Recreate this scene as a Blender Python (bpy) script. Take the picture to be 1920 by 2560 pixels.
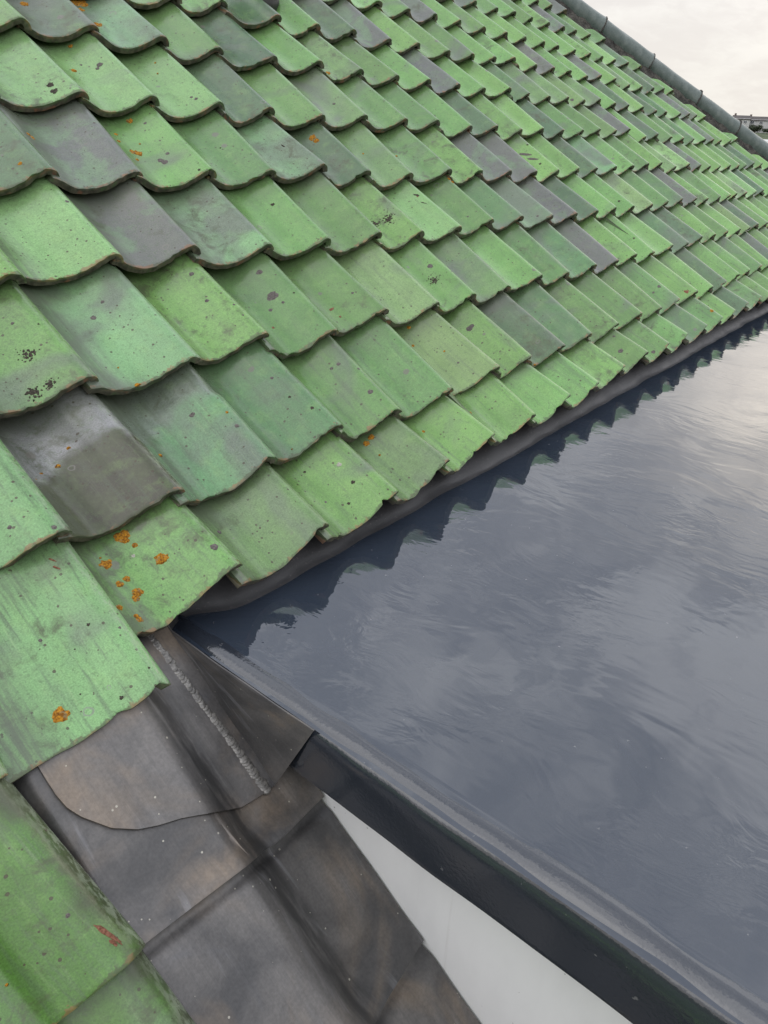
import bpy, bmesh, math, random
import numpy as np
from mathutils import Vector, Matrix

for o in list(bpy.data.objects):
    bpy.data.objects.remove(o)
SC = bpy.context.scene
COL = SC.collection
R = math.radians

# ------------------------------------------------------------------ camera, sky, sun, exposure
CAM_POS = Vector((-0.4062, -0.7057, 0.6931))
cam_d = bpy.data.cameras.new("camera")
cam = bpy.data.objects.new("camera", cam_d)
COL.objects.link(cam)
cam.matrix_world = Matrix((
    (0.63659328, 0.34282687, -0.69081020, CAM_POS.x),
    (-0.77014281, 0.32948197, -0.54618832, CAM_POS.y),
    (0.04036147, 0.87972232, 0.47377166, CAM_POS.z),
    (0, 0, 0, 1)))
cam_d.sensor_fit = 'VERTICAL'
cam_d.sensor_height = 24.0
cam_d.lens = 24.0 * 1759.8 / 2560.0
cam_d.clip_start = 0.02
cam_d.clip_end = 6000
SC.camera = cam

SUN_EL, SUN_AZ = R(56), R(165)          # azimuth from +X towards +Y
world = bpy.data.worlds.new("World")
SC.world = world
world.use_nodes = True
sun_d = bpy.data.lights.new("sun", 'SUN')
sun_d.energy = 0.8
sun_d.angle = R(75)
sun_d.color = (1.0, 0.95, 0.88)
sun = bpy.data.objects.new("sun", sun_d)
COL.objects.link(sun)
sun.rotation_euler = Vector((math.cos(SUN_AZ) * math.cos(SUN_EL), math.sin(SUN_AZ) * math.cos(SUN_EL), math.sin(SUN_EL))).to_track_quat('Z', 'Y').to_euler()
SC.view_settings.view_transform = 'Standard'
SC.view_settings.look = 'None'
SC.view_settings.exposure = 0.0
SC.view_settings.gamma = 1.0
SC.view_settings.use_curve_mapping = False


# ------------------------------------------------------------------ node helper
class NT:
    def __init__(self, tree):
        self.t = tree
        self.n = tree.nodes
        self.n.clear()

    def node(self, typ, **kw):
        nd = self.n.new(typ)
        for k, v in kw.items():
            setattr(nd, k, v)
        return nd

    def put(self, sock, v):
        if v is None:
            return
        if isinstance(v, bpy.types.NodeSocket):
            self.t.links.new(v, sock)
        else:
            if hasattr(sock.default_value, '__len__') and not hasattr(v, '__len__'):
                v = (v,) * len(sock.default_value)
            if hasattr(v, '__len__') and len(sock.default_value) == 4 and len(v) == 3:
                v = (*v, 1)
            sock.default_value = v

    def m(self, op, a, b=None, c=None, clamp=False):
        nd = self.node('ShaderNodeMath', operation=op, use_clamp=clamp)
        self.put(nd.inputs[0], a)
        self.put(nd.inputs[1], b)
        self.put(nd.inputs[2], c)
        return nd.outputs[0]

    def vm(self, op, a, b=None, out=0):
        nd = self.node('ShaderNodeVectorMath', operation=op)
        self.put(nd.inputs[0], a)
        self.put(nd.inputs[1], b)
        return nd.outputs[out]

    def sep(self, v):
        nd = self.node('ShaderNodeSeparateXYZ')
        self.put(nd.inputs[0], v)
        return nd.outputs

    def comb(self, x, y, z):
        nd = self.node('ShaderNodeCombineXYZ')
        for i, v in enumerate((x, y, z)):
            self.put(nd.inputs[i], v)
        return nd.outputs[0]

    def attr(self, name, out='Vector'):
        nd = self.node('ShaderNodeAttribute', attribute_name=name)
        return nd.outputs[out]

    def noise(self, vec, scale, detail=3, rough=0.55, dist=0.0, out=0):
        nd = self.node('ShaderNodeTexNoise')
        self.put(nd.inputs['Vector'], vec)
        nd.inputs['Scale'].default_value = scale
        nd.inputs['Detail'].default_value = detail
        nd.inputs['Roughness'].default_value = rough
        nd.inputs['Distortion'].default_value = dist
        return nd.outputs[out]

    def voro(self, vec, scale, rnd=1.0, feature='F1'):
        nd = self.node('ShaderNodeTexVoronoi', feature=feature)
        self.put(nd.inputs['Vector'], vec)
        nd.inputs['Scale'].default_value = scale
        nd.inputs['Randomness'].default_value = rnd
        return nd.outputs

    def scale(self, vec, s):
        return self.vm('MULTIPLY', vec, s)

    def ss(self, x, lo, hi):
        """smooth ramp: 0 at lo, 1 at hi"""
        nd = self.node('ShaderNodeMapRange', interpolation_type='SMOOTHSTEP')
        self.put(nd.inputs[0], x)
        self.put(nd.inputs[1], lo)
        self.put(nd.inputs[2], hi)
        return nd.outputs[0]

    def lin(self, x, lo, hi, a, b):
        nd = self.node('ShaderNodeMapRange')
        for i, v in enumerate((x, lo, hi, a, b)):
            self.put(nd.inputs[i], v)
        return nd.outputs[0]

    def mix(self, f, a, b, blend='MIX'):
        nd = self.node('ShaderNodeMix', data_type='RGBA', blend_type=blend)
        self.put(nd.inputs[0], f)
        self.put(nd.inputs[6], a)
        self.put(nd.inputs[7], b)
        return nd.outputs[2]

    def bump(self, h, strength=0.3, dist=0.01, normal=None):
        nd = self.node('ShaderNodeBump')
        nd.inputs['Strength'].default_value = strength
        nd.inputs['Distance'].default_value = dist
        self.put(nd.inputs['Height'], h)
        if normal is not None:
            self.put(nd.inputs['Normal'], normal)
        return nd.outputs[0]

    def bsdf(self, color, rough=0.5, normal=None, metal=0.0, spec=0.5, coat=0.0, coat_rough=0.05, ior=1.5):
        nd = self.node('ShaderNodeBsdfPrincipled')
        self.put(nd.inputs['Base Color'], color)
        self.put(nd.inputs['Roughness'], rough)
        self.put(nd.inputs['Metallic'], metal)
        self.put(nd.inputs['Specular IOR Level'], spec)
        self.put(nd.inputs['IOR'], ior)
        self.put(nd.inputs['Coat Weight'], coat)
        self.put(nd.inputs['Coat Roughness'], coat_rough)
        if normal is not None:
            self.put(nd.inputs['Normal'], normal)
        out = self.node('ShaderNodeOutputMaterial')
        self.t.links.new(nd.outputs[0], out.inputs[0])
        return nd


def mat(name):
    m = bpy.data.materials.new(name)
    m.use_nodes = True
    return m, NT(m.node_tree)


# sky: Nishita seen through a thin sheet of broken evening cloud
w = NT(world.node_tree)
geo = w.node('ShaderNodeNewGeometry')
dirv = w.vm('SCALE', geo.outputs['Incoming'])
dirv.node.inputs[3].default_value = -1.0
dx, dy, dz = w.sep(dirv)[0:3]
zc = w.m('MAXIMUM', dz, 0.0)
den = w.m('ADD', zc, 0.16)
plane = w.comb(w.m('DIVIDE', dx, den), w.m('DIVIDE', dy, den), 0.0)
n_big = w.noise(plane, 1.5, 5, 0.55, 0.8)
n_small = w.noise(w.scale(plane, (1.0, 1.6, 1.0)), 5.5, 6, 0.62, 0.6)
cl = w.m('ADD', w.m('MULTIPLY', n_big, 0.62), w.m('MULTIPLY', n_small, 0.38))
cl = w.ss(cl, 0.39, 0.62)
# pale at the horizon; overhead cloud made brighter to light the tiles
elev = w.ss(zc, .62, .07)
glow_d = Vector((math.cos(R(7)), math.sin(R(7)), 0.30)).normalized()
toward = w.m('MAXIMUM', w.vm('DOT_PRODUCT', dirv, tuple(glow_d), out=1), 0.0)
glow = w.m('MULTIPLY', w.m('POWER', toward, 120.0), w.m('MULTIPLY_ADD', cl, .5, .5))
dark_c = w.mix(elev, (10.4, 10.9, 12.2), (9.5, 8.9, 8.3))
lite_c = w.mix(elev, (21.0, 21.3, 22.2), (10.2, 9.7, 9.0))
cloud_c = w.mix(cl, dark_c, lite_c)
cloud_c = w.mix(glow, cloud_c, (32.0, 29.0, 25.0))
sky = w.node('ShaderNodeTexSky', sky_type='NISHITA')
sky.sun_disc = False
sky.sun_elevation = SUN_EL
sky.sun_rotation = math.pi / 2 - SUN_AZ
sky.air_density = 1.0
sky.dust_density = 2.0
skyc = w.mix(0.88, sky.outputs[0], cloud_c)
bg = w.node('ShaderNodeBackground')
w.put(bg.inputs[0], skyc)
bg.inputs[1].default_value = 0.1
wo = w.node('ShaderNodeOutputWorld')
w.t.links.new(bg.outputs[0], wo.inputs[0])


# ------------------------------------------------------------------ object helpers
def link(o, parent=None):
    COL.objects.link(o)
    if parent is not None:
        o.parent = parent
    return o


def thing(name, label, cat, loc=(0, 0, 0), group=None, kind=None):
    o = bpy.data.objects.new(name, None)
    o.location = loc
    o.empty_display_size = 0.1
    o['label'] = label
    o['category'] = cat
    if group:
        o['group'] = group
    o['kind'] = kind or 'thing'
    return link(o)


def wloc(o):
    p = Vector((0, 0, 0))
    while o is not None:
        p = p + o.location
        o = o.parent
    return p


def mesh_np(name, V, F, material, parent=None, loc=(0, 0, 0), smooth=True, sharp=35, label=None, kind=None):
    """V: (n,3) world coordinates, F: list/array of faces; the object's origin is put at loc"""
    V = np.asarray(V, float) - np.asarray(loc, float)
    me = bpy.data.meshes.new(name)
    me.from_pydata(V.tolist(), [], [tuple(map(int, f)) for f in F])
    me.update()
    if smooth:
        me.shade_smooth()
        if sharp:
            me.set_sharp_from_angle(angle=R(sharp))
    me.materials.append(material)
    o = bpy.data.objects.new(name, me)
    o.location = Vector(loc) - wloc(parent)
    if label:
        o['label'] = label
    if kind:
        o['kind'] = kind
    return link(o, parent)


def grid_faces(nu, nv, off=0, flip=False):
    """grid of nu x nv vertices stored as index = j*nu + i"""
    i, j = np.meshgrid(np.arange(nu - 1), np.arange(nv - 1))
    a = (j * nu + i).ravel() + off
    q = np.stack([a, a + 1, a + 1 + nu, a + nu], 1)
    return q[:, ::-1] if flip else q


def box(V0, V1):
    x0, y0, z0 = V0
    x1, y1, z1 = V1
    V = [(x0, y0, z0), (x1, y0, z0), (x1, y1, z0), (x0, y1, z0), (x0, y0, z1), (x1, y0, z1), (x1, y1, z1), (x0, y1, z1)]
    F = [(3, 2, 1, 0), (4, 5, 6, 7), (0, 1, 5, 4), (1, 2, 6, 5), (2, 3, 7, 6), (3, 0, 4, 7)]
    return V, F


class Acc:
    def __init__(self):
        self.V, self.F, self.n = [], [], 0

    def add(self, V, F):
        V = np.asarray(V, float).reshape(-1, 3)
        self.V.append(V)
        for f in F:
            self.F.append(tuple(int(i) + self.n for i in f))
        self.n += len(V)

    def box(self, a, b):
        self.add(*box(a, b))

    def get(self):
        return np.concatenate(self.V), self.F


# ------------------------------------------------------------------ roof frame: x along the eave, s up the slope, n out of it
PITCH = R(35.3231)
SW = np.array([0.0, math.cos(PITCH), math.sin(PITCH)])
NW = np.array([0.0, -math.sin(PITCH), math.cos(PITCH)])
GAUGE = 0.25126
Z_FLAT = -0.028


def rp(x, s, n):
    """roof coordinates to world, works on arrays"""
    if isinstance(x, float) and isinstance(s, float) and isinstance(n, float):
        return np.array((x, s * SW[1] + n * NW[1], s * SW[2] + n * NW[2]))
    x, s, n = np.broadcast_arrays(np.asarray(x, float), s, n)
    P = s[..., None] * SW + n[..., None] * NW
    P[..., 0] += x
    return P


HIP_P0 = np.array([4.842, 2.0626, 1.4617])
HIP_D = np.array([0.6304, -0.6334, -0.4488])
HIP_PERP = np.array([0.7763, 0.5143, 0.3645])


def hip_side(x, s):
    """distance past the line where the tiles meet the hip mortar (positive = beyond)"""
    return float((rp(x, s, 0.0) - HIP_P0) @ HIP_PERP)


# ------------------------------------------------------------------ tile layout
# right-hand tips of the front edges: (column, course): (x, s) in metres
TIPS = {
    (0,1):(0.012,0.262), (1,1):(0.210,0.257), (2,1):(0.413,0.249), (3,1):(0.607,0.264), (4,1):(0.785,0.246), (5,1):(0.991,0.248), (6,1):(1.220,0.258), (7,1):(1.383,0.253),
    (8,1):(1.581,0.247), (9,1):(1.775,0.250), (10,1):(1.984,0.250), (11,1):(2.198,0.252), (12,1):(2.379,0.246), (13,1):(2.589,0.253), (14,1):(2.813,0.255), (15,1):(3.006,0.250),
    (16,1):(3.204,0.250), (17,1):(3.434,0.258), (18,1):(3.635,0.263), (19,1):(3.848,0.260), (1,2):(0.200,0.510), (2,2):(0.413,0.501), (3,2):(0.601,0.520), (4,2):(0.790,0.488),
    (5,2):(0.994,0.510), (6,2):(1.198,0.496), (7,2):(1.376,0.494), (8,2):(1.567,0.492), (9,2):(1.787,0.506), (10,2):(1.968,0.493), (11,2):(2.184,0.495), (12,2):(2.385,0.496),
    (13,2):(2.577,0.502), (14,2):(2.757,0.495), (15,2):(3.004,0.506), (16,2):(3.193,0.500), (17,2):(3.425,0.515), (18,2):(3.619,0.512), (19,2):(3.839,0.513), (20,2):(4.067,0.512),
    (21,2):(4.241,0.506), (22,2):(4.446,0.517), (23,2):(4.644,0.513), (1,3):(0.198,0.749), (2,3):(0.406,0.770), (3,3):(0.593,0.771), (4,3):(0.795,0.754), (5,3):(0.990,0.750),
    (6,3):(1.196,0.754), (7,3):(1.382,0.744), (8,3):(1.577,0.744), (9,3):(1.784,0.758), (10,3):(1.983,0.759), (11,3):(2.189,0.747), (12,3):(2.392,0.748), (13,3):(2.586,0.748),
    (14,3):(2.777,0.754), (15,3):(2.963,0.749), (16,3):(3.187,0.750), (17,3):(3.403,0.756), (18,3):(3.635,0.763), (19,3):(3.831,0.758), (20,3):(4.005,0.749), (21,3):(4.237,0.753),
    (22,3):(4.438,0.756), (23,3):(4.577,0.760), (24,3):(4.802,0.764), (25,3):(5.019,0.761), (26,3):(5.214,0.768), (2,4):(0.405,1.010), (3,4):(0.599,1.004), (4,4):(0.801,1.001),
    (5,4):(1.000,1.003), (6,4):(1.207,1.021), (7,4):(1.378,0.999), (8,4):(1.569,0.982), (9,4):(1.798,0.995), (10,4):(1.989,0.991), (11,4):(2.182,0.983), (12,4):(2.382,0.984),
    (13,4):(2.569,0.986), (14,4):(2.778,0.995), (15,4):(2.966,1.000), (16,4):(3.185,1.003), (17,4):(3.410,1.012), (18,4):(3.629,1.025), (19,4):(3.816,1.027), (20,4):(3.981,0.998),
    (21,4):(4.260,1.022), (22,4):(4.422,1.007), (23,4):(4.600,1.002), (24,4):(4.789,1.000), (25,4):(5.033,1.009), (26,4):(5.231,1.008), (27,4):(5.392,1.007), (28,4):(5.632,1.026),
    (29,4):(5.823,1.017), (3,5):(0.618,1.266), (4,5):(0.807,1.264), (5,5):(1.013,1.262), (6,5):(1.186,1.252), (7,5):(1.389,1.241), (8,5):(1.598,1.253), (9,5):(1.806,1.247),
    (10,5):(2.005,1.254), (11,5):(2.195,1.232), (12,5):(2.403,1.246), (13,5):(2.584,1.235), (14,5):(2.794,1.249), (15,5):(2.979,1.246), (16,5):(3.198,1.255), (17,5):(3.422,1.273),
    (18,5):(3.625,1.275), (19,5):(3.837,1.294), (20,5):(3.981,1.244), (21,5):(4.215,1.272), (22,5):(4.399,1.251), (23,5):(4.609,1.250), (24,5):(4.792,1.248), (25,5):(5.047,1.256),
    (26,5):(5.229,1.261), (27,5):(5.391,1.258), (28,5):(5.634,1.265), (29,5):(5.872,1.293), (3,6):(0.611,1.513), (4,6):(0.803,1.532), (5,6):(1.003,1.522), (6,6):(1.189,1.516),
    (7,6):(1.401,1.510), (8,6):(1.614,1.517), (9,6):(1.806,1.503), (10,6):(2.004,1.497), (11,6):(2.207,1.500), (12,6):(2.401,1.493), (13,6):(2.602,1.496), (14,6):(2.838,1.515),
    (15,6):(2.984,1.496), (16,6):(3.193,1.498), (17,6):(3.411,1.512), (18,6):(3.594,1.506), (19,6):(3.830,1.533), (20,6):(3.999,1.514), (21,6):(4.191,1.515), (22,6):(4.433,1.523),
    (23,6):(4.617,1.504), (24,6):(4.803,1.505), (25,6):(5.062,1.508), (26,6):(5.265,1.521), (27,6):(5.391,1.513), (28,6):(5.604,1.518), (7,7):(1.384,1.766), (8,7):(1.604,1.748),
    (9,7):(1.785,1.740), (10,7):(1.983,1.742), (11,7):(2.188,1.735), (12,7):(2.385,1.744), (13,7):(2.598,1.735), (14,7):(2.790,1.738), (15,7):(2.989,1.748), (16,7):(3.220,1.785),
    (17,7):(3.404,1.759), (18,7):(3.606,1.764), (19,7):(3.799,1.764), (20,7):(3.988,1.747), (21,7):(4.229,1.783), (22,7):(4.439,1.783), (23,7):(4.587,1.740), (24,7):(4.814,1.749),
    (25,7):(5.023,1.755), (26,7):(5.264,1.780), (27,7):(5.431,1.777), (0,0):(0.007,-0.010), (-1,0):(-0.218,-0.003), (-1,-1):(-0.190,-0.257), (1,0):(0.217,0.097), (2,0):(0.416,0.089),
    (3,0):(0.617,0.084), (4,0):(0.806,0.094), (5,0):(1.003,0.099), (6,0):(1.201,0.095), (7,0):(1.406,0.102), (8,0):(1.589,0.097), (9,0):(1.798,0.106), (10,0):(2.001,0.112),
    (11,0):(2.196,0.107), (12,0):(2.391,0.107), (13,0):(2.607,0.104), (14,0):(2.809,0.103), (15,0):(3.003,0.108), (16,0):(3.211,0.111), (17,0):(3.444,0.111),
}

rnd = random.Random(7)
_mx, _ms = {}, {}
for (c, r), (x, s) in TIPS.items():
    if r >= 1:
        _mx.setdefault(c, []).append(x - 0.2 * c)
        _ms.setdefault(r, []).append(s - GAUGE * r)
COLX = {c: sum(v) / len(v) for c, v in _mx.items()}
ROWS = {r: sum(v) / len(v) for r, v in _ms.items()}
ALLX = sum(COLX.values()) / len(COLX)


def tip(c, r):
    k = (c, r)
    if k not in TIPS:
        q = random.Random(c * 911 + r * 37 + 5)
        near = min(COLX, key=lambda a: abs(a - c))
        bx = COLX[near] if abs(near - c) <= 1 else ALLX * 0.5
        if r == 0:
            s = 0.102 + q.uniform(-.006, .006)
            bx = 0.0
        else:
            s = GAUGE * r + ROWS.get(r, 0.0) + q.uniform(-.007, .007)
        TIPS[k] = (0.2 * c + bx + q.uniform(-.008, .008), s)
    return TIPS[k]


# tone of the glaze, course by course, first letter = first column given
TONES = {
    0: (0, "WBmBmBBBBBMMBdMBDMBMB"),
    1: (0, "WKHdMMoBDdMMMMBBDBBMBDBM"),
    2: (1, "RgBMMoBmBMdPBBBdDBMBmDMBBM"),
    3: (1, "BSPgBMRSMdgPDBBoMdPBMBBoSDBM"),
    4: (2, "DPBMgDmMBPPBBDgBMBoSPmBBMMDBB"),
    5: (3, "SSSDMmMMBDBBDMMmPBDMMdBPMBBBM"),
    6: (3, "BDgMDBmMBPBBdmmmmBDBDdBPmBBM"),
    7: (7, "BDBDPBMMBBBPBBPBmBDMBBM"),
    -1: (-4, "MMBV"),
    -2: (-4, "BMMV"),
}
PAL = {
    'B': ((0.150, 0.308, 0.086), 0.05), 'S': ((0.190, 0.360, 0.130), 0.08), 'M': ((0.115, 0.232, 0.072), 0.12),
    'm': ((0.146, 0.252, 0.090), 0.18), 'o': ((0.190, 0.310, 0.120), 0.15), 'd': ((0.095, 0.195, 0.078), 0.24),
    'D': ((0.078, 0.142, 0.072), 0.24), 'P': ((0.124, 0.126, 0.120), 0.42), 'K': ((0.046, 0.047, 0.032), 0.04),
    'g': ((0.190, 0.370, 0.165), 0.42), 'W': ((0.165, 0.330, 0.135), 0.18), 'H': ((0.108, 0.225, 0.100), 0.14),
    'R': ((0.152, 0.300, 0.080), 0.08), 'V': ((0.088, 0.190, 0.042), 0.08),
}


def tone(c, r):
    if r in TONES:
        c0, st = TONES[r]
        if 0 <= c - c0 < len(st):
            return st[c - c0]
    return random.Random(c * 131 + r * 977).choice("BBBBBMMMMSmdDPg")


PROF = np.array([(-0.0005, 0.0), (0.0015, 0.0075), (0.006, 0.0145), (0.013, 0.0205), (0.022, 0.0243), (0.034, 0.0232), (0.048, 0.0150),
                 (0.068, 0.0010), (0.090, -0.0115), (0.115, -0.0195), (0.140, -0.0220), (0.165, -0.0180), (0.188, -0.0080),
                 (0.200, -0.0015), (0.212, 0.0035), (0.222, 0.0055)])
TH = 0.0160


def catmull(P, n):
    """n points along a Catmull-Rom curve through P, evenly spaced by length"""
    Q = np.vstack([2 * P[0] - P[1], P, 2 * P[-1] - P[-2]])
    out = []
    for i in range(len(P) - 1):
        p0, p1, p2, p3 = Q[i:i + 4]
        for t in np.linspace(0, 1, 12, endpoint=False):
            out.append(0.5 * (2 * p1 + (p2 - p0) * t + (2 * p0 - 5 * p1 + 4 * p2 - p3) * t * t + (3 * p1 - p0 - 3 * p2 + p3) * t ** 3))
    out.append(P[-1])
    out = np.array(out)
    d = np.r_[0, np.cumsum(np.linalg.norm(np.diff(out, axis=0), axis=1))]
    # denser near the hook
    tt = np.linspace(0, 1, n) ** 1.15 * d[-1]
    return np.stack([np.interp(tt, d, out[:, k]) for k in (0, 1)], 1)


AMP = {0: (0.85, 1.30), 1: (0.80, 1.60), 2: (0.80, 1.20)}      # height of the roll, depth of the trough


class Tile:
    """geometry of one pantile, in roof coordinates"""
    def __init__(self, c, r):
        q = self.q = random.Random(c * 7919 + r * 104729 + 3)
        self.c, self.r = c, r
        x, s = tip(c, r)
        xl, sl = tip(c - 1, r)
        xu, su = tip(c, r + 1)
        self.x, self.s = x, s
        if r == 0 and c == 1:
            xl = 0.0
        self.W = min(max(x - xl, 0.15), 0.262)
        self.G = su - s
        self.skew = max(-.1, min(.1, (xu - x) / max(self.G, .1)))
        self.L = self.G + 0.065
        hi, lo = AMP.get(r, (1.0, 1.0))
        if (c, r) == (0, 0) or (c == -1 and r == 0):
            hi, lo = .6, .25
        self.hi, self.lo = hi * q.uniform(.92, 1.08), lo * q.uniform(.90, 1.10)
        self.bow = q.uniform(.014, .024) if r == 0 and c > 0 else q.uniform(.0, .005)
        self.bow_u = q.uniform(.11, .17)
        self.tilt = 0.0305 / max(self.G, 0.14)
        self.rot = q.uniform(-.034, .030)
        self.cant = q.uniform(-.030, .026)
        self.tone = tone(c, r)
        self.seed = (c * 3.17 + r * 7.71) % 97.0 + 0.37 * r
        self.step = 0.135 if (c, r) == (1, 1) else 0.165 if (c, r) == (2, 1) else None
        P = PROF.copy()
        P[:, 0] = np.where(P[:, 0] > .068, .068 + (P[:, 0] - .068) * (self.W - .068) / .132, P[:, 0])
        if r < 0 and c == -1:       # the big rolls of the old tiles at the lower left
            P[:, 0] = np.where(P[:, 0] < .068, P[:, 0] * 1.45, .0986 + (P[:, 0] - .068) * max(.3, (self.W - .0986) / max(self.W - .068, .05)))
            P[:9, 1] = P[:9, 1] * 1.5 + .004
            P[0, 1] = -.004
        self.P = P
        self.prof60 = None

    def profile(self, n):
        C = catmull(self.P, n)
        C[:, 1] *= np.where(C[:, 1] > 0, self.hi, self.lo)
        C[:, 1] += self.cant * C[:, 0]
        return C, None

    def front(self, u):
        """how far the front edge bows down the slope"""
        if self.r == 0:         # eave tiles are cut askew, their left corners hang lowest
            t = np.clip(np.asarray(u, float) / self.bow_u, 0, 1)
            return self.bow * t * t * (3 - 2 * t)
        return self.bow * np.exp(-((u - self.bow_u) / .075) ** 2)

    def head(self, u, v):
        """the recessed, once covered head of the two slipped tiles"""
        if self.step is None:
            return np.zeros(np.broadcast(u, v).shape)
        t = np.clip((v - self.step - 0.03 * np.sin(u * 22.0)) / 0.016, 0, 1)
        return -0.0075 * t * t * (3 - 2 * t)

    def surf(self, x, s):
        """height n of the top surface at roof position (x, s), with local (u, v)"""
        v = s - self.s
        u = self.x + self.skew * v - x
        vv = v - self.rot * u
        fr = float(self.front(u))
        vv = (vv + fr) / (1 + fr / .12) if vv < .12 else vv
        if self.prof60 is None:
            self.prof60 = self.profile(60)[0]
        vv = float(vv)
        C = self.prof60
        n = float(np.interp(u, C[:, 0], C[:, 1])) - self.tilt * max(vv, 0)
        return n + (0.0 if self.step is None else float(self.head(np.array(u), np.array(vv)))), u, vv


def tile_arrays(t, nu, nv, rough_edge=True):
    q = t.q
    C, _ = t.profile(nu)
    vs = np.r_[0.0, 0.0022, 0.007, np.linspace(0.02, t.L, nv - 3)] if nv > 4 else np.r_[0.0, 0.003, np.linspace(0.08, t.L, nv - 2)]
    # broken front edge
    rs = np.random.RandomState(q.randrange(1 << 30))
    fr = np.zeros(nu)
    if rough_edge:
        uu = np.linspace(0, 1, nu)
        for k in range(1, 9):
            fr += rs.normal() * (0.0011 if t.r > 0 else .0006) / k ** .7 * np.sin(uu * 6.28 * k * 1.7 + rs.uniform(0, 6.28))
        for _ in range(rs.randint(0, 5)):
            fr += rs.uniform(.0015, .0055) * np.exp(-((uu - rs.uniform(0, 1)) / rs.uniform(.012, .05)) ** 2)
    U = np.repeat(C[:, 0][None], len(vs), 0)
    Nn = np.repeat(C[:, 1][None], len(vs), 0)
    Vv = np.repeat(vs[:, None], nu, 1) + fr[None] * np.exp(-vs[:, None] / 0.02)
    wav = 0.0007 * np.sin(U * 31 + t.seed) * np.sin(Vv * 17 + t.seed * 2)
    Nt = Nn - t.tilt * Vv + wav + t.head(U, Vv)
    Nt[0] -= 0.0016
    Nt[1] -= 0.0003
    off = N_off(C)
    Ub = np.repeat((C[:, 0] + off[:, 0])[None], len(vs), 0)
    Nb = np.repeat((C[:, 1] + off[:, 1])[None], len(vs), 0) - t.tilt * Vv + wav + t.head(U, Vv)
    Vb = Vv.copy()
    Vb[0] += 0.0012

    def world(U_, V_, N_):
        x = t.x - U_ + t.skew * V_
        s = t.s + V_ + t.rot * U_ - t.front(U_) * np.clip(1 - V_ / .12, 0, 1)
        return rp(x, s, N_)
    top = world(U, Vv, Nt).reshape(-1, 3)
    bot = world(Ub, Vb, Nb).reshape(-1, 3)
    nt = len(top)
    F = [tuple(f) for f in grid_faces(nu, len(vs), 0, flip=True)]
    F += [tuple(f) for f in grid_faces(nu, len(vs), nt)]
    m = len(vs)
    for i in range(nu - 1):
        F.append((i, i + 1, nt + i + 1, nt + i))
        a = (m - 1) * nu + i
        F.append((a + 1, a, nt + a, nt + a + 1))
    for j in range(m - 1):
        a, b = j * nu, (j + 1) * nu
        F.append((b, a, nt + a, nt + b))
        a, b = j * nu + nu - 1, (j + 1) * nu + nu - 1
        F.append((a, b, nt + b, nt + a))
    uv_t = np.stack([U, Vv, np.full_like(U, t.seed)], -1).reshape(-1, 3)
    uv_b = np.stack([Ub, np.full_like(U, -0.012), np.full_like(U, t.seed)], -1).reshape(-1, 3)
    return np.vstack([top, bot]), F, np.vstack([uv_t, uv_b])


def N_off(C):
    """offset of the underside from the top profile"""
    T = np.gradient(C, axis=0)
    T /= np.linalg.norm(T, axis=1)[:, None] + 1e-12
    N = np.stack([-T[:, 1], T[:, 0]], 1)      # left of travel (travel runs from the hook to the pan)
    # travel goes +u; the outside of the hook has u<0 / n>0, so the inside is the right-hand side
    return np.stack([-N[:, 0], -N[:, 1]], 1) * TH


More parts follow.
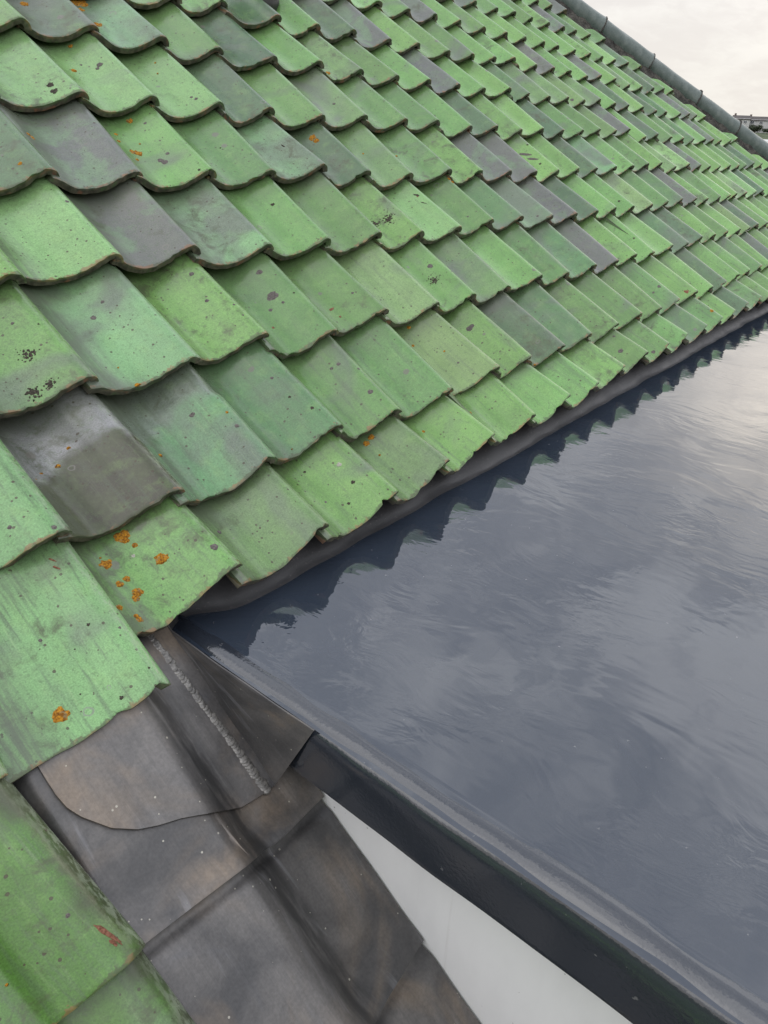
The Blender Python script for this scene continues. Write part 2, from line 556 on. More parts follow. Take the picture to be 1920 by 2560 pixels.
# ------------------------------------------------------------------ materials
def make_tile_mat():
    M, t = mat("glazed_green_clay")
    uvw = t.attr('tuv')
    u, v, sd = t.sep(uvw)[0:3]
    P = t.comb(u, v, t.m('MULTIPLY', sd, 1.0))
    col = t.attr('tcol', 'Color')
    gm, st, dirt = t.sep(t.attr('tpar'))[0:3]
    # clouding of the glaze
    n1 = t.noise(P, 13, 4, 0.6)
    col = t.mix(1.0, col, t.lin(n1, .3, .7, .87, 1.11), 'MULTIPLY')
    n1b = t.noise(t.vm('ADD', P, (3.1, 0, 0)), 30, 3, 0.6)
    col = t.mix(t.m('MULTIPLY', t.ss(n1b, .48, .72), .20), col, (0.235, 0.39, 0.12))
    # grey, unglazed or smoky areas
    n2 = t.noise(t.vm('ADD', P, (0, 5.3, 0)), 5.5, 3, 0.5, 0.7)
    gf = t.ss(t.m('ADD', n2, t.m('MULTIPLY', gm, .62)), .60, .86)
    n2b = t.noise(P, 60, 4, 0.7)
    gcol = t.mix(n2b, (0.080, 0.094, 0.080), (0.165, 0.172, 0.160))
    col = t.mix(t.m('MULTIPLY', gf, .80), col, gcol)
    # green showing again through the grey tiles
    n2c = t.noise(t.vm('ADD', P, (2.2, 0, 4.1)), 9, 5, .62, .5)
    col = t.mix(t.m('MULTIPLY', t.m('MULTIPLY', t.ss(n2c, .46, .62), t.ss(gm, .30, .50)), t.m('MULTIPLY_ADD', n2b, .7, .15)), col, (0.150, 0.275, 0.130))
    # rain streaks down the slope
    sv = t.comb(t.m('MULTIPLY', u, 95), t.m('MULTIPLY', v, 6.5), sd)
    n3 = t.noise(sv, 1.0, 4, 0.65, 0.3)
    col = t.mix(t.m('MULTIPLY', t.ss(n3, .50, .70), st), col, (0.085, 0.115, 0.075))
    n3b = t.noise(t.vm('ADD', sv, (9, 0, 0)), 1.6, 3, 0.6)
    col = t.mix(t.m('MULTIPLY', t.ss(n3b, .58, .72), t.m('MULTIPLY', st, .32)), col, (0.30, 0.40, 0.21))
    # fine grain
    n4 = t.noise(P, 420, 2, 0.6)
    col = t.mix(1.0, col, t.lin(n4, .25, .75, .72, 1.24), 'MULTIPLY')
    n4b = t.noise(P, 150, 3, 0.7)
    col = t.mix(t.m('MULTIPLY', t.ss(n4b, .55, .65), .42), col, (0.075, 0.12, 0.055))
    # dirt and moss films, stronger on some tiles
    moss = t.m('SUBTRACT', 1.0, t.attr('tcol', 'Alpha'))
    nm = t.m('MULTIPLY_ADD', t.noise(t.vm('ADD', P, (0, 0, 3.3)), 24, 6, .72, .4), .75, t.m('MULTIPLY', t.noise(P, 6, 2, .5), .25))
    nm = t.m('ADD', nm, t.m('MULTIPLY', moss, .30))
    nm = t.m('ADD', nm, t.m('MULTIPLY', t.ss(u, .10, .20), .05))
    mf = t.ss(nm, .60, .76)
    col = t.mix(t.m('MULTIPLY', mf, .78), col, t.mix(n4b, (0.030, 0.038, 0.017), (0.088, 0.098, 0.052)))
    # pits and specks
    vs = t.voro(P, 120)
    pick = t.sep(vs['Color'])
    cluster = t.noise(P, 9, 3, .6)
    thr = t.m('SUBTRACT', .86, t.m('MULTIPLY', t.m('MULTIPLY', dirt, 1.4), t.ss(cluster, .40, .66)))
    on = t.m('GREATER_THAN', pick[0], thr)
    rad = t.m('MULTIPLY_ADD', pick[1], .22, .08)
    sp = t.m('MULTIPLY', on, t.m('LESS_THAN', vs['Distance'], rad))
    col = t.mix(t.m('MULTIPLY', sp, .85), col, (0.050, 0.038, 0.022))
    # old lichen rings and grey disks
    wp = t.vm('ADD', P, t.scale(t.noise(P, 90, 2, .5, out='Color'), (.006, .006, 0)))
    vr = t.voro(wp, 26)
    rp_ = t.sep(vr['Color'])
    onr = t.m('GREATER_THAN', rp_[0], .87)
    r0 = t.m('MULTIPLY_ADD', rp_[1], .20, .06)
    d = vr['Distance']
    disk = t.m('MULTIPLY', onr, t.ss(d, r0, t.m('MULTIPLY', r0, .75)))
    hole = t.m('MULTIPLY', t.ss(d, t.m('MULTIPLY', r0, .72), t.m('MULTIPLY', r0, .5)), t.m('GREATER_THAN', rp_[2], .45))
    ring = t.m('SUBTRACT', disk, t.m('MULTIPLY', hole, disk), clamp=True)
    col = t.mix(t.m('MULTIPLY', ring, .72), col, t.mix(rp_[2], (0.115, 0.098, 0.088), (0.19, 0.19, 0.175)))
    # scuffed paler ridge, dirt and painted shade in the trough beside the neighbour's roll
    n5 = t.noise(t.comb(t.m('MULTIPLY', u, 220), t.m('MULTIPLY', v, 60), sd), 1.0, 4, .7)
    ridge = t.m('MULTIPLY', t.ss(u, .026, .004), t.ss(n5, .42, .60))
    col = t.mix(t.m('MULTIPLY', ridge, .55), col, (0.32, 0.37, 0.27))
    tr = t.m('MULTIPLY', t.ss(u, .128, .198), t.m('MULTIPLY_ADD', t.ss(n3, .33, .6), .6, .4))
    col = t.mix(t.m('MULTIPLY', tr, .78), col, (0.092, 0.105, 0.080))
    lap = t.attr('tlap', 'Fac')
    lap_grime_shade = t.m('MULTIPLY', t.ss(lap, .66, 1.0), t.m('MULTIPLY_ADD', n2b, .8, .15))  # grime plus painted contact shade, deepening towards the tile above
    col = t.mix(t.m('MULTIPLY', lap_grime_shade, .85), col, (0.075, 0.088, 0.055))
    # worn front arris, and the raw clay edge below it
    n6 = t.noise(P, 85, 4, .7)
    lip = t.ss(v, t.m('MULTIPLY', t.m('POWER', n6, 3.0), .040), t.m('MULTIPLY_ADD', t.m('POWER', n6, 3.0), .040, -.0030))
    lipc = t.mix(t.ss(t.noise(P, 30, 3, .6), .48, .60), (0.062, 0.072, 0.036), (0.230, 0.115, 0.055))
    col = t.mix(t.m('MULTIPLY', lip, .70), col, lipc)
    under = t.ss(v, .0, -.0055)
    n7 = t.noise(P, 60, 4, .65)
    n8 = t.noise(t.vm('ADD', P, (0, 0, 7.7)), 26, 3, .6)
    uc = t.mix(t.ss(n7, .35, .68), (0.050, 0.048, 0.034), (0.150, 0.140, 0.100))
    uc = t.mix(t.m('MULTIPLY', t.ss(n8, .54, .70), .8), uc, (0.090, 0.160, 0.065))
    uc = t.mix(t.m('MULTIPLY', t.ss(n8, .42, .30), .85), uc, (0.250, 0.120, 0.070))
    col = t.mix(under, col, uc)
    rough = t.m('MULTIPLY_ADD', n1, .26, .13)
    rough = t.m('ADD', rough, t.m('MULTIPLY', gf, .12))
    rough = t.m('ADD', rough, t.m('MULTIPLY', under, .45), clamp=True)
    h = t.m('ADD', t.m('MULTIPLY', n4b, .5), t.m('MULTIPLY', n1b, 1.6))
    h = t.m('ADD', h, t.m('MULTIPLY', n7, t.m('MULTIPLY', under, 3.0)))
    h = t.m('SUBTRACT', h, t.m('MULTIPLY', sp, .5))
    nor = t.bump(h, .35, .0012)
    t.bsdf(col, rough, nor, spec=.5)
    return M


def make_grp_mat(name="glossy_grey_resin", rough=.035, k=1.0, peel=.0, ca=(0.021, 0.028, 0.041), cb=(0.031, 0.040, 0.056)):
    """poured grey resin: glossy, brushed out towards the outer edge of the flat roof"""
    M, t = mat(name)
    tc = t.node('ShaderNodeTexCoord')
    P = tc.outputs['Object']
    n1 = t.noise(P, 2.2, 4, .55, .5)
    n2 = t.noise(P, 60, 3, .6)
    col = t.mix(n1, ca, cb)
    col = t.mix(t.m('MULTIPLY', t.ss(n2, .70, .74), .5), col, (0.2, 0.2, 0.2))
    # brush marks run along Y, so stretch the noise that way
    sw = t.vm('ADD', P, t.scale(t.noise(P, 3.0, 2, .5, out='Color'), (.16, .16, 0)))
    b1 = t.noise(t.scale(sw, (7.5, 4.2, 4.0)), 1.0, 3, .5, .5)
    b2 = t.noise(t.scale(sw, (30.0, 13.0, 20.0)), 1.0, 3, .55, .8)
    b3 = t.noise(t.scale(P, (95.0, 38.0, 95.0)), 1.0, 2, .5, .2)
    amt = t.noise(P, 2.7, 2, .5)
    h = t.m('ADD', t.m('MULTIPLY', b1, .85), t.m('MULTIPLY', t.m('MULTIPLY', b2, t.ss(amt, .40, .66)), .32))
    h = t.m('ADD', h, t.m('MULTIPLY', t.m('MULTIPLY', b3, t.ss(amt, .48, .66)), .07))
    h = t.m('MULTIPLY', h, k)
    h = t.m('ADD', h, t.m('MULTIPLY', t.noise(P, 170, 2, .5), peel))
    nor = t.bump(h, .5, .0050)
    b = t.bsdf(col, rough, nor, spec=.5, ior=1.80, coat=.0)
    return M


def make_grp_matte():
    M, t = mat("dusty_grey_resin")
    P = t.node('ShaderNodeTexCoord').outputs['Object']
    n1 = t.noise(P, 14, 5, .6)
    n2 = t.noise(P, 180, 3, .6)
    col = t.mix(n1, (0.024, 0.024, 0.026), (0.078, 0.078, 0.082))
    col = t.mix(t.m('MULTIPLY', t.ss(n2, .62, .70), .35), col, (0.2, 0.19, 0.18))
    t.bsdf(col, t.lin(n1, .3, .7, .38, .65), t.bump(t.m('ADD', n1, t.m('MULTIPLY', n2, .3)), .4, .004))
    return M


def make_lead_mat():
    M, t = mat("weathered_lead")
    P = t.attr('luv')
    x, s, z = t.sep(P)[0:3]
    n1 = t.noise(P, 7, 4, .55, .6)
    n2 = t.noise(t.vm('ADD', P, (0, 3, 0)), 4.5, 4, .6, .8)
    n3 = t.noise(t.comb(t.m('MULTIPLY', x, 130), t.m('MULTIPLY', s, 5), z), 1.0, 4, .65)
    n4 = t.noise(P, 240, 3, .6)
    col = t.mix(t.ss(n1, .32, .68), (0.070, 0.069, 0.070), (0.160, 0.152, 0.147))
    col = t.mix(t.m('MULTIPLY', t.ss(n2, .50, .70), .60), col, (0.265, 0.205, 0.148))
    col = t.mix(t.m('MULTIPLY', t.ss(n2, .44, .30), .45), col, (0.135, 0.140, 0.158))
    col = t.mix(t.m('MULTIPLY', t.ss(n3, .42, .66), .22), col, (0.070, 0.070, 0.072))
    col = t.mix(1.0, col, t.lin(n4, .3, .7, .88, 1.12), 'MULTIPLY')
    # darker streaks along the slope of the gutter
    gt = t.m('MULTIPLY', t.ss(t.m('ABSOLUTE', t.m('ADD', x, .006)), .034, .006), t.ss(t.noise(t.scale(P, (60, 9, 1)), 1.0, 4, .6), .30, .60))
    col = t.mix(t.m('MULTIPLY', gt, .80), col, (0.030, 0.030, 0.030))
    ox = t.m('MULTIPLY', t.ss(t.noise(t.comb(t.m('MULTIPLY', x, 42), t.m('MULTIPLY', s, 5), z), 1.0, 4, .7, .5), .56, .70), t.ss(t.noise(P, 6, 3, .6), .42, .60))
    col = t.mix(t.m('MULTIPLY', ox, .45), col, (0.260, 0.262, 0.275))
    # pale specks of mortar and bird dirt
    vs = t.voro(P, 160)
    pk = t.sep(vs['Color'])
    dens = t.ss(t.noise(P, 10, 3, .6), .45, .65)
    on = t.m('GREATER_THAN', pk[0], t.m('SUBTRACT', .975, t.m('MULTIPLY', dens, .11)))
    sp = t.m('MULTIPLY', on, t.m('LESS_THAN', vs['Distance'], t.m('MULTIPLY_ADD', pk[1], .2, .05)))
    col = t.mix(t.m('MULTIPLY', sp, .8), col, (0.42, 0.40, 0.34))
    h = t.m('ADD', t.m('MULTIPLY', n3, .7), t.m('MULTIPLY', n1, 3.5))
    h = t.m('ADD', h, t.m('MULTIPLY', n4, .25))
    t.bsdf(col, t.lin(n1, .3, .7, .36, .56), t.bump(h, .35, .0016), metal=.5, spec=.5)
    return M


def make_simple(name, c0, c1, scale=8, rough=.7, bump=.3, bdist=.004, metal=0.0, detail=5, spec=.5):
    M, t = mat(name)
    P = t.node('ShaderNodeTexCoord').outputs['Object']
    n = t.noise(P, scale, detail, .62)
    n2 = t.noise(P, scale * 9, 3, .6)
    col = t.mix(t.ss(n, .32, .68), c0, c1)
    col = t.mix(1.0, col, t.lin(n2, .3, .7, .86, 1.12), 'MULTIPLY')
    t.bsdf(col, rough, t.bump(t.m('ADD', n, t.m('MULTIPLY', n2, .5)), bump, bdist), metal=metal, spec=spec)
    return M


def make_wall_mat():
    M, t = mat("white_cheek_board")
    P = t.node('ShaderNodeTexCoord').outputs['Object']
    n = t.noise(t.scale(P, (1, 3, 1.2)), 3.0, 5, .6)
    n2 = t.noise(t.scale(P, (1, 60, 2.5)), 1.0, 4, .6)
    n3 = t.noise(P, 320, 3, .6)
    col = t.mix(t.ss(n, .35, .7), (0.74, 0.745, 0.745), (0.68, 0.685, 0.685))
    col = t.mix(t.m('MULTIPLY', t.ss(n2, .60, .78), .30), col, (0.52, 0.51, 0.49))
    v = t.voro(P, 60)
    pk = t.sep(v['Color'])
    sp = t.m('MULTIPLY', t.m('GREATER_THAN', pk[0], .93), t.m('LESS_THAN', v['Distance'], t.m('MULTIPLY', pk[1], .16)))
    col = t.mix(t.m('MULTIPLY', sp, .7), col, (0.22, 0.21, 0.2))
    t.bsdf(col, .45, t.bump(n3, .1, .001))
    return M


def make_lichen_mat():
    M, t = mat("orange_lichen")
    P = t.attr('luv')
    n = t.noise(P, 260, 4, .7)
    n2 = t.noise(P, 120, 2, .6)
    col = t.mix(t.ss(n, .36, .64), (0.150, 0.062, 0.010), (0.460, 0.215, 0.020))
    col = t.mix(t.m('MULTIPLY', t.ss(n2, .55, .68), .55), col, (0.20, 0.19, 0.12))
    t.bsdf(col, .9, t.bump(n, .8, .002), spec=.2)
    return M


def make_spot_mat(name, a, b):
    M, t = mat(name)
    P = t.attr('luv')
    n = t.noise(P, 330, 4, .7)
    col = t.mix(t.ss(n, .35, .65), a, b)
    t.bsdf(col, .85, t.bump(n, .6, .0015), spec=.25)
    return M


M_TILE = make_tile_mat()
M_GRP = make_grp_mat()
M_GRPM = make_grp_matte()
M_KERB = make_grp_mat("brushed_kerb_resin", .12, .6, .12, (0.016, 0.020, 0.028), (0.026, 0.031, 0.041))
M_LEAD = make_lead_mat()
M_WALL = make_wall_mat()
M_LICH = make_lichen_mat()
M_SPOT = {'g': make_spot_mat("grey_lichen", (0.075, 0.066, 0.062), (0.150, 0.135, 0.125)),
          'k': make_spot_mat("black_lichen", (0.022, 0.020, 0.015), (0.070, 0.060, 0.045)),
          'r': make_spot_mat("bare_red_clay", (0.105, 0.042, 0.024), (0.235, 0.110, 0.070)),
          'w': make_spot_mat("pale_lichen", (0.26, 0.26, 0.21), (0.42, 0.41, 0.36))}
M_MORT = make_simple("dark_mortar", (0.022, 0.020, 0.018), (0.095, 0.088, 0.076), 22, .95, .9, .02)
M_RIDGE = make_simple("grey_green_ridge_glaze", (0.062, 0.088, 0.078), (0.125, 0.150, 0.138), 11, .36, .2, .003)
M_DECK = make_simple("dark_roof_boards", (0.018, 0.016, 0.014), (0.03, 0.027, 0.024), 6, .9)
M_WELD = make_simple("lead_weld", (0.085, 0.082, 0.078), (0.230, 0.220, 0.205), 120, .36, .4, .001, metal=.5)
M_BLACK = make_simple("black_rubber", (0.014, 0.014, 0.015), (0.035, 0.034, 0.033), 20, .6)
M_SOIL = make_simple("meadow_ground", (0.030, 0.052, 0.016), (0.075, 0.095, 0.032), .05, .95)

# ------------------------------------------------------------------ the ground: one sheet rising into a hillside
def ground_z(x, y):
    d = np.hypot(x, y)
    t = np.clip((d - 25) / 330, 0, 1)
    z = -7 + 14.0 * t * t * (3 - 2 * t) + np.clip((d - 355) / 900, 0, 1) * 10
    return z + 0.35 * np.sin(x * .021 + 1) * np.cos(y * .027) * np.clip(d / 100, 0, 1)


def build_ground():
    ang = np.linspace(0, 2 * math.pi, 97)[:-1]
    rad = np.r_[0.5, 6, 12, 20, np.linspace(30, 360, 34), 420, 520, 700, 1000, 1500]
    V = []
    for d in rad:
        for a in ang:
            x, y = d * math.cos(a), d * math.sin(a)
            V.append((x, y, float(ground_z(np.array(x), np.array(y)))))
    F = []
    n = len(ang)
    for j in range(len(rad) - 1):
        for i in range(n):
            k = (i + 1) % n
            F.append((j * n + i, (j + 1) * n + i, (j + 1) * n + k, j * n + k))
    F.append(tuple(range(n)))
    o = mesh_np("ground", V, F, M_SOIL, sharp=None)
    o['kind'] = 'structure'


build_ground()

# ------------------------------------------------------------------ the flat dormer roof
DX0, DX1, DY0, DY1 = 0.082, 5.3, 0.088, -2.35
dormer = thing("dormer", "flat topped dormer with glossy dark grey resin roof and white side below the green tiles", "dormer", (DX0, DY1, -1.8))


def swell(x, y):
    return (0.0011 * np.sin(x * 5.1 + 1.3 * np.sin(y * 3.1)) * np.cos(y * 3.7 + .4) + 0.0006 * np.sin(x * 13 + 2 + y * 4) * np.sin(y * 6 + x))


def build_dormer():
    # roof sheet
    xs = np.r_[.10, np.linspace(.1335, .6, 60), np.linspace(.62, 2.0, 90), np.linspace(2.05, DX1, 70)]
    ys = np.r_[.17, np.linspace(.0895, -.9, 110), np.linspace(-.95, DY1, 30)]
    X, Y = np.meshgrid(xs, ys)
    Z = Z_FLAT + swell(X, Y) * np.clip((X - .133) / .08, 0, 1) * np.clip((.0895 - Y) / .05, 0, 1)
    V = np.stack([X, Y, Z], -1).reshape(-1, 3)
    V[V[:, 0] < .13, 2] -= .006
    F = grid_faces(len(xs), len(ys), flip=True)
    mesh_np("roof_covering", V, F, M_GRP, dormer, loc=(0.13, 0.088, Z_FLAT), sharp=None)
    # rounded kerb and the drip face under it
    prof = [(.1335, -.1400), (.1300, -.1375), (.0985, -.1372), (.0955, -.1340), (.0950, -.1250), (.0948, -.0950), (.0948, -.0640), (.0958, -.0500),
            (.0985, -.0410), (.1030, -.0352), (.1085, -.0315), (.1145, -.0292), (.1190, -.0280), (.1225, -.0274), (.1255, -.0270), (.1275, -.0274), (.1300, -.0282), (.1345, -.0285)]
    pr = catmull(np.array(prof), 56)
    ys = np.r_[np.linspace(.20, -1.0, 150), np.linspace(-1.02, DY1 - .002, 40)]
    rs = np.random.RandomState(4)
    ph = rs.uniform(0, 6.28, 12)
    V = []
    for y in ys:
        wob = sum(math.sin(y * (7 + 6.3 * k) + ph[k]) * .0010 / (1 + .5 * k) for k in range(8))
        wob2 = sum(math.sin(y * (9 + 7.7 * k) + ph[11 - k]) * .0008 / (1 + .5 * k) for k in range(8))
        for (px, pz) in pr:
            t = np.clip((pz + .06) / .03, 0, 1)
            V.append((px + wob * .9 * (1 if px < .115 else 1.4), y, pz + wob2 * t))
    F = grid_faces(len(pr), len(ys))
    mesh_np("edge_kerb", V, F, M_KERB, dormer, loc=(.095, 0, -.137), sharp=50)
    # upstand running up under the tiles
    pr = catmull(np.array([(.080, -.0282), (.0880, -.0276), (.0940, -.0245), (.1010, -.0185), (.1200, -.0050), (.1600, .0190), (.2050, .0450)]), 22)
    xs = np.r_[np.linspace(.084, 1.5, 165), np.linspace(1.52, DX1, 120)]
    ph = rs.uniform(0, 6.28, 12)
    V = []
    for (py, pz) in pr:
        for x in xs:
            wob = sum(math.sin(x * (5 + 5.1 * k) + ph[k]) * .0034 / (1 + .45 * k) for k in range(12))
            corner = .050 * math.exp(-((x - .125) / .055) ** 2)
            V.append((x, py + wob * (1 if pz > -.027 else .6) + corner * (1 if pz < .0 else .6), pz + (.0004 if pz < -.027 else 0)))
    F = grid_faces(len(xs), len(pr))
    mesh_np("upstand", V, F, M_GRPM, dormer, loc=(.13, .088, Z_FLAT), sharp=60)
    # walls: the white cheek on the near side, front and far cheek
    V, F = box((.136, DY1 + .02, -1.8), (.19, .35, -.1377))
    mesh_np("cheek_wall", V, F, M_WALL, dormer, loc=(.136, 0, -1), smooth=False, label="white dormer side wall in the gap between lead and roof edge")
    V, F = box((.192, DY1 + .02, -1.8), (DX1 - .05, DY1 + .08, -.1377))
    mesh_np("front_wall", V, F, M_WALL, dormer, loc=(2.6, DY1, -1), smooth=False)
    V, F = box((DX1 - .048, DY1 + .02, -1.8), (DX1 - .006, .02, -.1377))
    mesh_np("cheek_wall", V, F, M_WALL, dormer, loc=(DX1, 0, -1), smooth=False)
    V, F = box((.1375, DY1 + .003, -.1370), (DX1 - .003, .03, -.040))
    mesh_np("roof_board", V, F, M_GRPM, dormer, loc=(2.6, 0, -.1), smooth=False)


build_dormer()

# ------------------------------------------------------------------ lead work beside the dormer
flash = thing("lead_flashing", "dark weathered lead sheets stepped down the roof beside the white dormer side", "flashing", tuple(rp(-.05, -.25, -.06)))


def lead_n(x):
    x = np.asarray(x, float)
    x = x + 0.0
    t = np.clip((x + .048) / .062, 0, 1)
    n = -.022 - .030 * t * t * (3 - 2 * t)
    n = n - .010 * np.clip((x - .014) / .066, 0, 1)
    n = n - .030 * np.clip((-.196 - x) / .03, 0, 1)
    n = n + .0045 * np.exp(-((x + .052) / .03) ** 2)
    return n


def dents(x, s, k):
    return 1.4 * (.0010 * np.sin(x * 31 + k) * np.sin(s * 23 + 2 * k) + .0007 * np.sin(x * 57 + s * 41 + k * 3) + .0012 * np.sin(s * 11 + k + x * 9))


def lead_sheet(x0, x1, top, bot, lift, k, nx=70, ns=60, end_up=.0, soft=.06, label=None, groove=None, bend=False):
    """bot(x) gives the lower edge; the last few centimetres are dressed up over the joint"""
    xs = np.linspace(x0, x1, nx)
    f = np.r_[0, np.linspace(.06, 1, ns - 1) ** .7]
    V, uv = [], []
    b = np.array([bot(x) for x in xs])
    tp = np.array([top(x) for x in xs]) if callable(top) else top
    for j in range(ns):
        s = tp + (b - tp) * f[j]
        d = s - b
        n = lead_n(xs) + lift + dents(xs, s, 1.3) - .16 * np.clip(s - .0, 0, .2) * (xs < .0) + end_up * np.exp(-(d / soft) ** 2) * (1 - .8 * np.clip((xs - .07) / .05, 0, 1))
        if groove is not None:
            n = n - .0075 * np.exp(-((s - np.array([groove(x) for x in xs]) + .008) / .011) ** 2)
        wx, wn = warp(xs, s) if bend else (0, 0)
        V.append(rp(xs + wx, s, n + wn))
        uv.append(np.stack([xs, s, np.full(nx, k * 1.7)], -1))
    # turned lip: the sheet's thickness at its lower and side edges
    n = n - .0035
    V.append(rp(xs, s - .0006, n))
    uv.append(np.stack([xs, s, np.full(nx, k * 1.7)], -1))
    V.append(rp(xs, s + .004, n - .006))
    uv.append(np.stack([xs, s, np.full(nx, k * 1.7)], -1))
    V = np.concatenate(V)
    uv = np.concatenate(uv)
    F = [tuple(q) for q in grid_faces(nx, ns + 2, flip=True)]
    # left edge thickness
    m = len(V)
    L0 = V.reshape(ns + 2, nx, 3)[:ns, 0] - NW * .0035
    R0 = V.reshape(ns + 2, nx, 3)[:ns, -1] - NW * .0035
    V = np.vstack([V, L0, R0])
    uv = np.vstack([uv, uv.reshape(ns + 2, nx, 3)[:ns, 0], uv.reshape(ns + 2, nx, 3)[:ns, -1]])
    for j in range(ns - 1):
        F.append((j * nx, (j + 1) * nx, m + j + 1, m + j))
        F.append(((j + 1) * nx + nx - 1, j * nx + nx - 1, m + ns + j, m + ns + j + 1))
    o = mesh_np("lead_sheet", V, F, M_LEAD, flash, loc=tuple(rp((x0 + x1) / 2, float(b.mean()), -.04)), sharp=50, label=label)
    at = o.data.attributes.new('luv', 'FLOAT_VECTOR', 'POINT')
    at.data.foreach_set('vector', uv.ravel())
    return o


def warp(x, s):
    """the gutter deepens towards the corner where it dives under the eave tile"""
    t = np.clip((np.asarray(s, float) + .214) / .30, 0, 1)
    f = np.clip((np.asarray(x, float) - .012) / .065, 0, 1)
    return .0125 * t * f, -.026 * t * f


def poly(pts):
    px, py = [p[0] for p in pts], [p[1] for p in pts]
    return lambda x: float(np.interp(x, px, py))


def build_lead():
    arc = poly([(-.186, -.030), (-.180, -.073), (-.172, -.092), (-.150, -.125), (-.125, -.146), (-.103, -.157), (-.075, -.168), (-.045, -.184), (-.012, -.197), (.004, -.203), (.012, -.207), (.05, -.212), (.078, -.213)])
    top_sheet = lead_sheet(-.183, .077, .135, arc, .0052, 1.3, nx=90, ns=70, end_up=.0012, soft=.012, label="uppermost lead sheet with rounded lower edge and weld bead", bend=True)
    # its outer edge is folded up against the edge of the flat roof
    n = 26
    V, uv = [], []
    for j in range(n):
        f = j / (n - 1)
        s = .100 - f * .313
        wx, wn = warp(.0772, s)
        a = rp(.0772 + float(wx), s, float(lead_n(.077)) + .0052 + float(wn))
        b = np.array([.0925 + .0006 * math.sin(f * 9), .115 + (-.2066 - .115) * f, -.0280 + .001 * math.sin(f * 14)])
        if b[2] < a[2] + .002:
            b = a + np.array([.0004, .0, .002])
        for i in range(9):
            g = i / 8
            p = a + (b - a) * g
            p[0] += .0022 * math.sin(g * math.pi) * math.sin(f * 3.1) - .0012 * (1 - g) ** 3
            V.append(p)
            uv.append((.077 + g * .16, s, 5.5))
        e = V[-1] + np.array([.0022, 0, 0])
        V.append(e)
        uv.append((.25, s, 5.5))
    V = np.array(V)
    F = grid_faces(10, n, flip=True)
    o = mesh_np("folded_upstand", V, F, M_LEAD, top_sheet, sharp=60)
    o.data.attributes.new('luv', 'FLOAT_VECTOR', 'POINT').data.foreach_set('vector', np.array(uv).ravel())
    # the weld: a chain of overlapping ripples
    acc = Acc()
    q = random.Random(5)
    cnt = 58
    for i in range(cnt):
        f = i / (cnt - 1)
        x = .0405 + f * .0195 + q.uniform(-.0008, .0008)
        s = .100 - f * .309
        n0 = float(lead_n(x)) + .0052 + float(dents(np.array(x), np.array(s), 1.3)) + float(warp(x, s)[1])
        x += float(warp(x, s)[0])
        w_ = .0074 * q.uniform(.85, 1.2) * (1.0 if f < .95 else 1.25)
        h_ = .0032 * q.uniform(.8, 1.2)
        l_ = .0060
        Vb, Fb = [], []
        for j in range(6):
            th = j / 5 * math.pi / 2
            for k in range(12):
                ph = k / 12 * 2 * math.pi
                dx_ = math.cos(ph) * math.cos(th) * w_
                ds_ = math.sin(ph) * math.cos(th) * l_ - .0026 * (1 - (dx_ / w_) ** 2)
                tip_ = 1 + .55 * math.sin(ph) * -1 * math.cos(th)
                Vb.append(rp(x + dx_, s + ds_, n0 - .0008 + math.sin(th) * h_ * .9 + .0012 * max(0, -math.sin(ph)) * math.sin(th * 2)))
        for j in range(5):
            for k in range(12):
                k2 = (k + 1) % 12
                Fb.append((j * 12 + k, j * 12 + k2, (j + 1) * 12 + k2, (j + 1) * 12 + k))
        acc.add(np.array(Vb), Fb)
    V, F = acc.get()
    o = mesh_np("weld_bead", V, F, M_WELD, top_sheet, sharp=None)
    b2 = poly([(-.27, -.262), (-.187, -.2575), (-.05, -.268), (0, -.272), (.03, -.276), (.132, -.2735)])
    lead_sheet(-.275, .1325, lambda x: .10 if x < -.03 else -.175, b2, .0010, 2.6, nx=90, ns=80, end_up=.0125, soft=.026, label="second lead sheet down, partly under the rounded one")
    b3 = poly([(-.27, -.540), (-.05, -.528), (0, -.530), (.03, -.527), (.132, -.524)])
    lead_sheet(-.275, .1325, -.20, b3, -.0030, 4.1, nx=90, ns=110, end_up=.0140, soft=.028, groove=b2, label="long lower lead sheet beside the white wall")
    b4 = poly([(-.27, -.80), (.132, -.79)])
    lead_sheet(-.275, .1325, -.46, b4, -.0055, 5.7, ns=90, groove=b3, end_up=.0085, soft=.03)
    b5 = poly([(-.27, -1.7), (.132, -1.7)])
    lead_sheet(-.275, .1325, -.73, b5, -.0110, 6.9, end_up=.0)


build_lead()


# ------------------------------------------------------------------ the tiled roof
roof = thing("tiled_roof", "steep roof slope of green and grey glazed pantiles, mottled and spotted with lichen", "roof", (0, 0, 0))


def in_view(P, margin=40):
    """does a world point fall in the photograph (pixels of the 1920 x 2560 frame, with a margin)"""
    L = cam.matrix_world.inverted() @ Vector(P)
    if L.z > -.05:
        return False, 9
    px = 960 + 1759.8 * L.x / -L.z
    py = 1280 - 1759.8 * L.y / -L.z
    return (-margin < px < 1920 + margin and -margin < py < 2560 + margin), -L.z


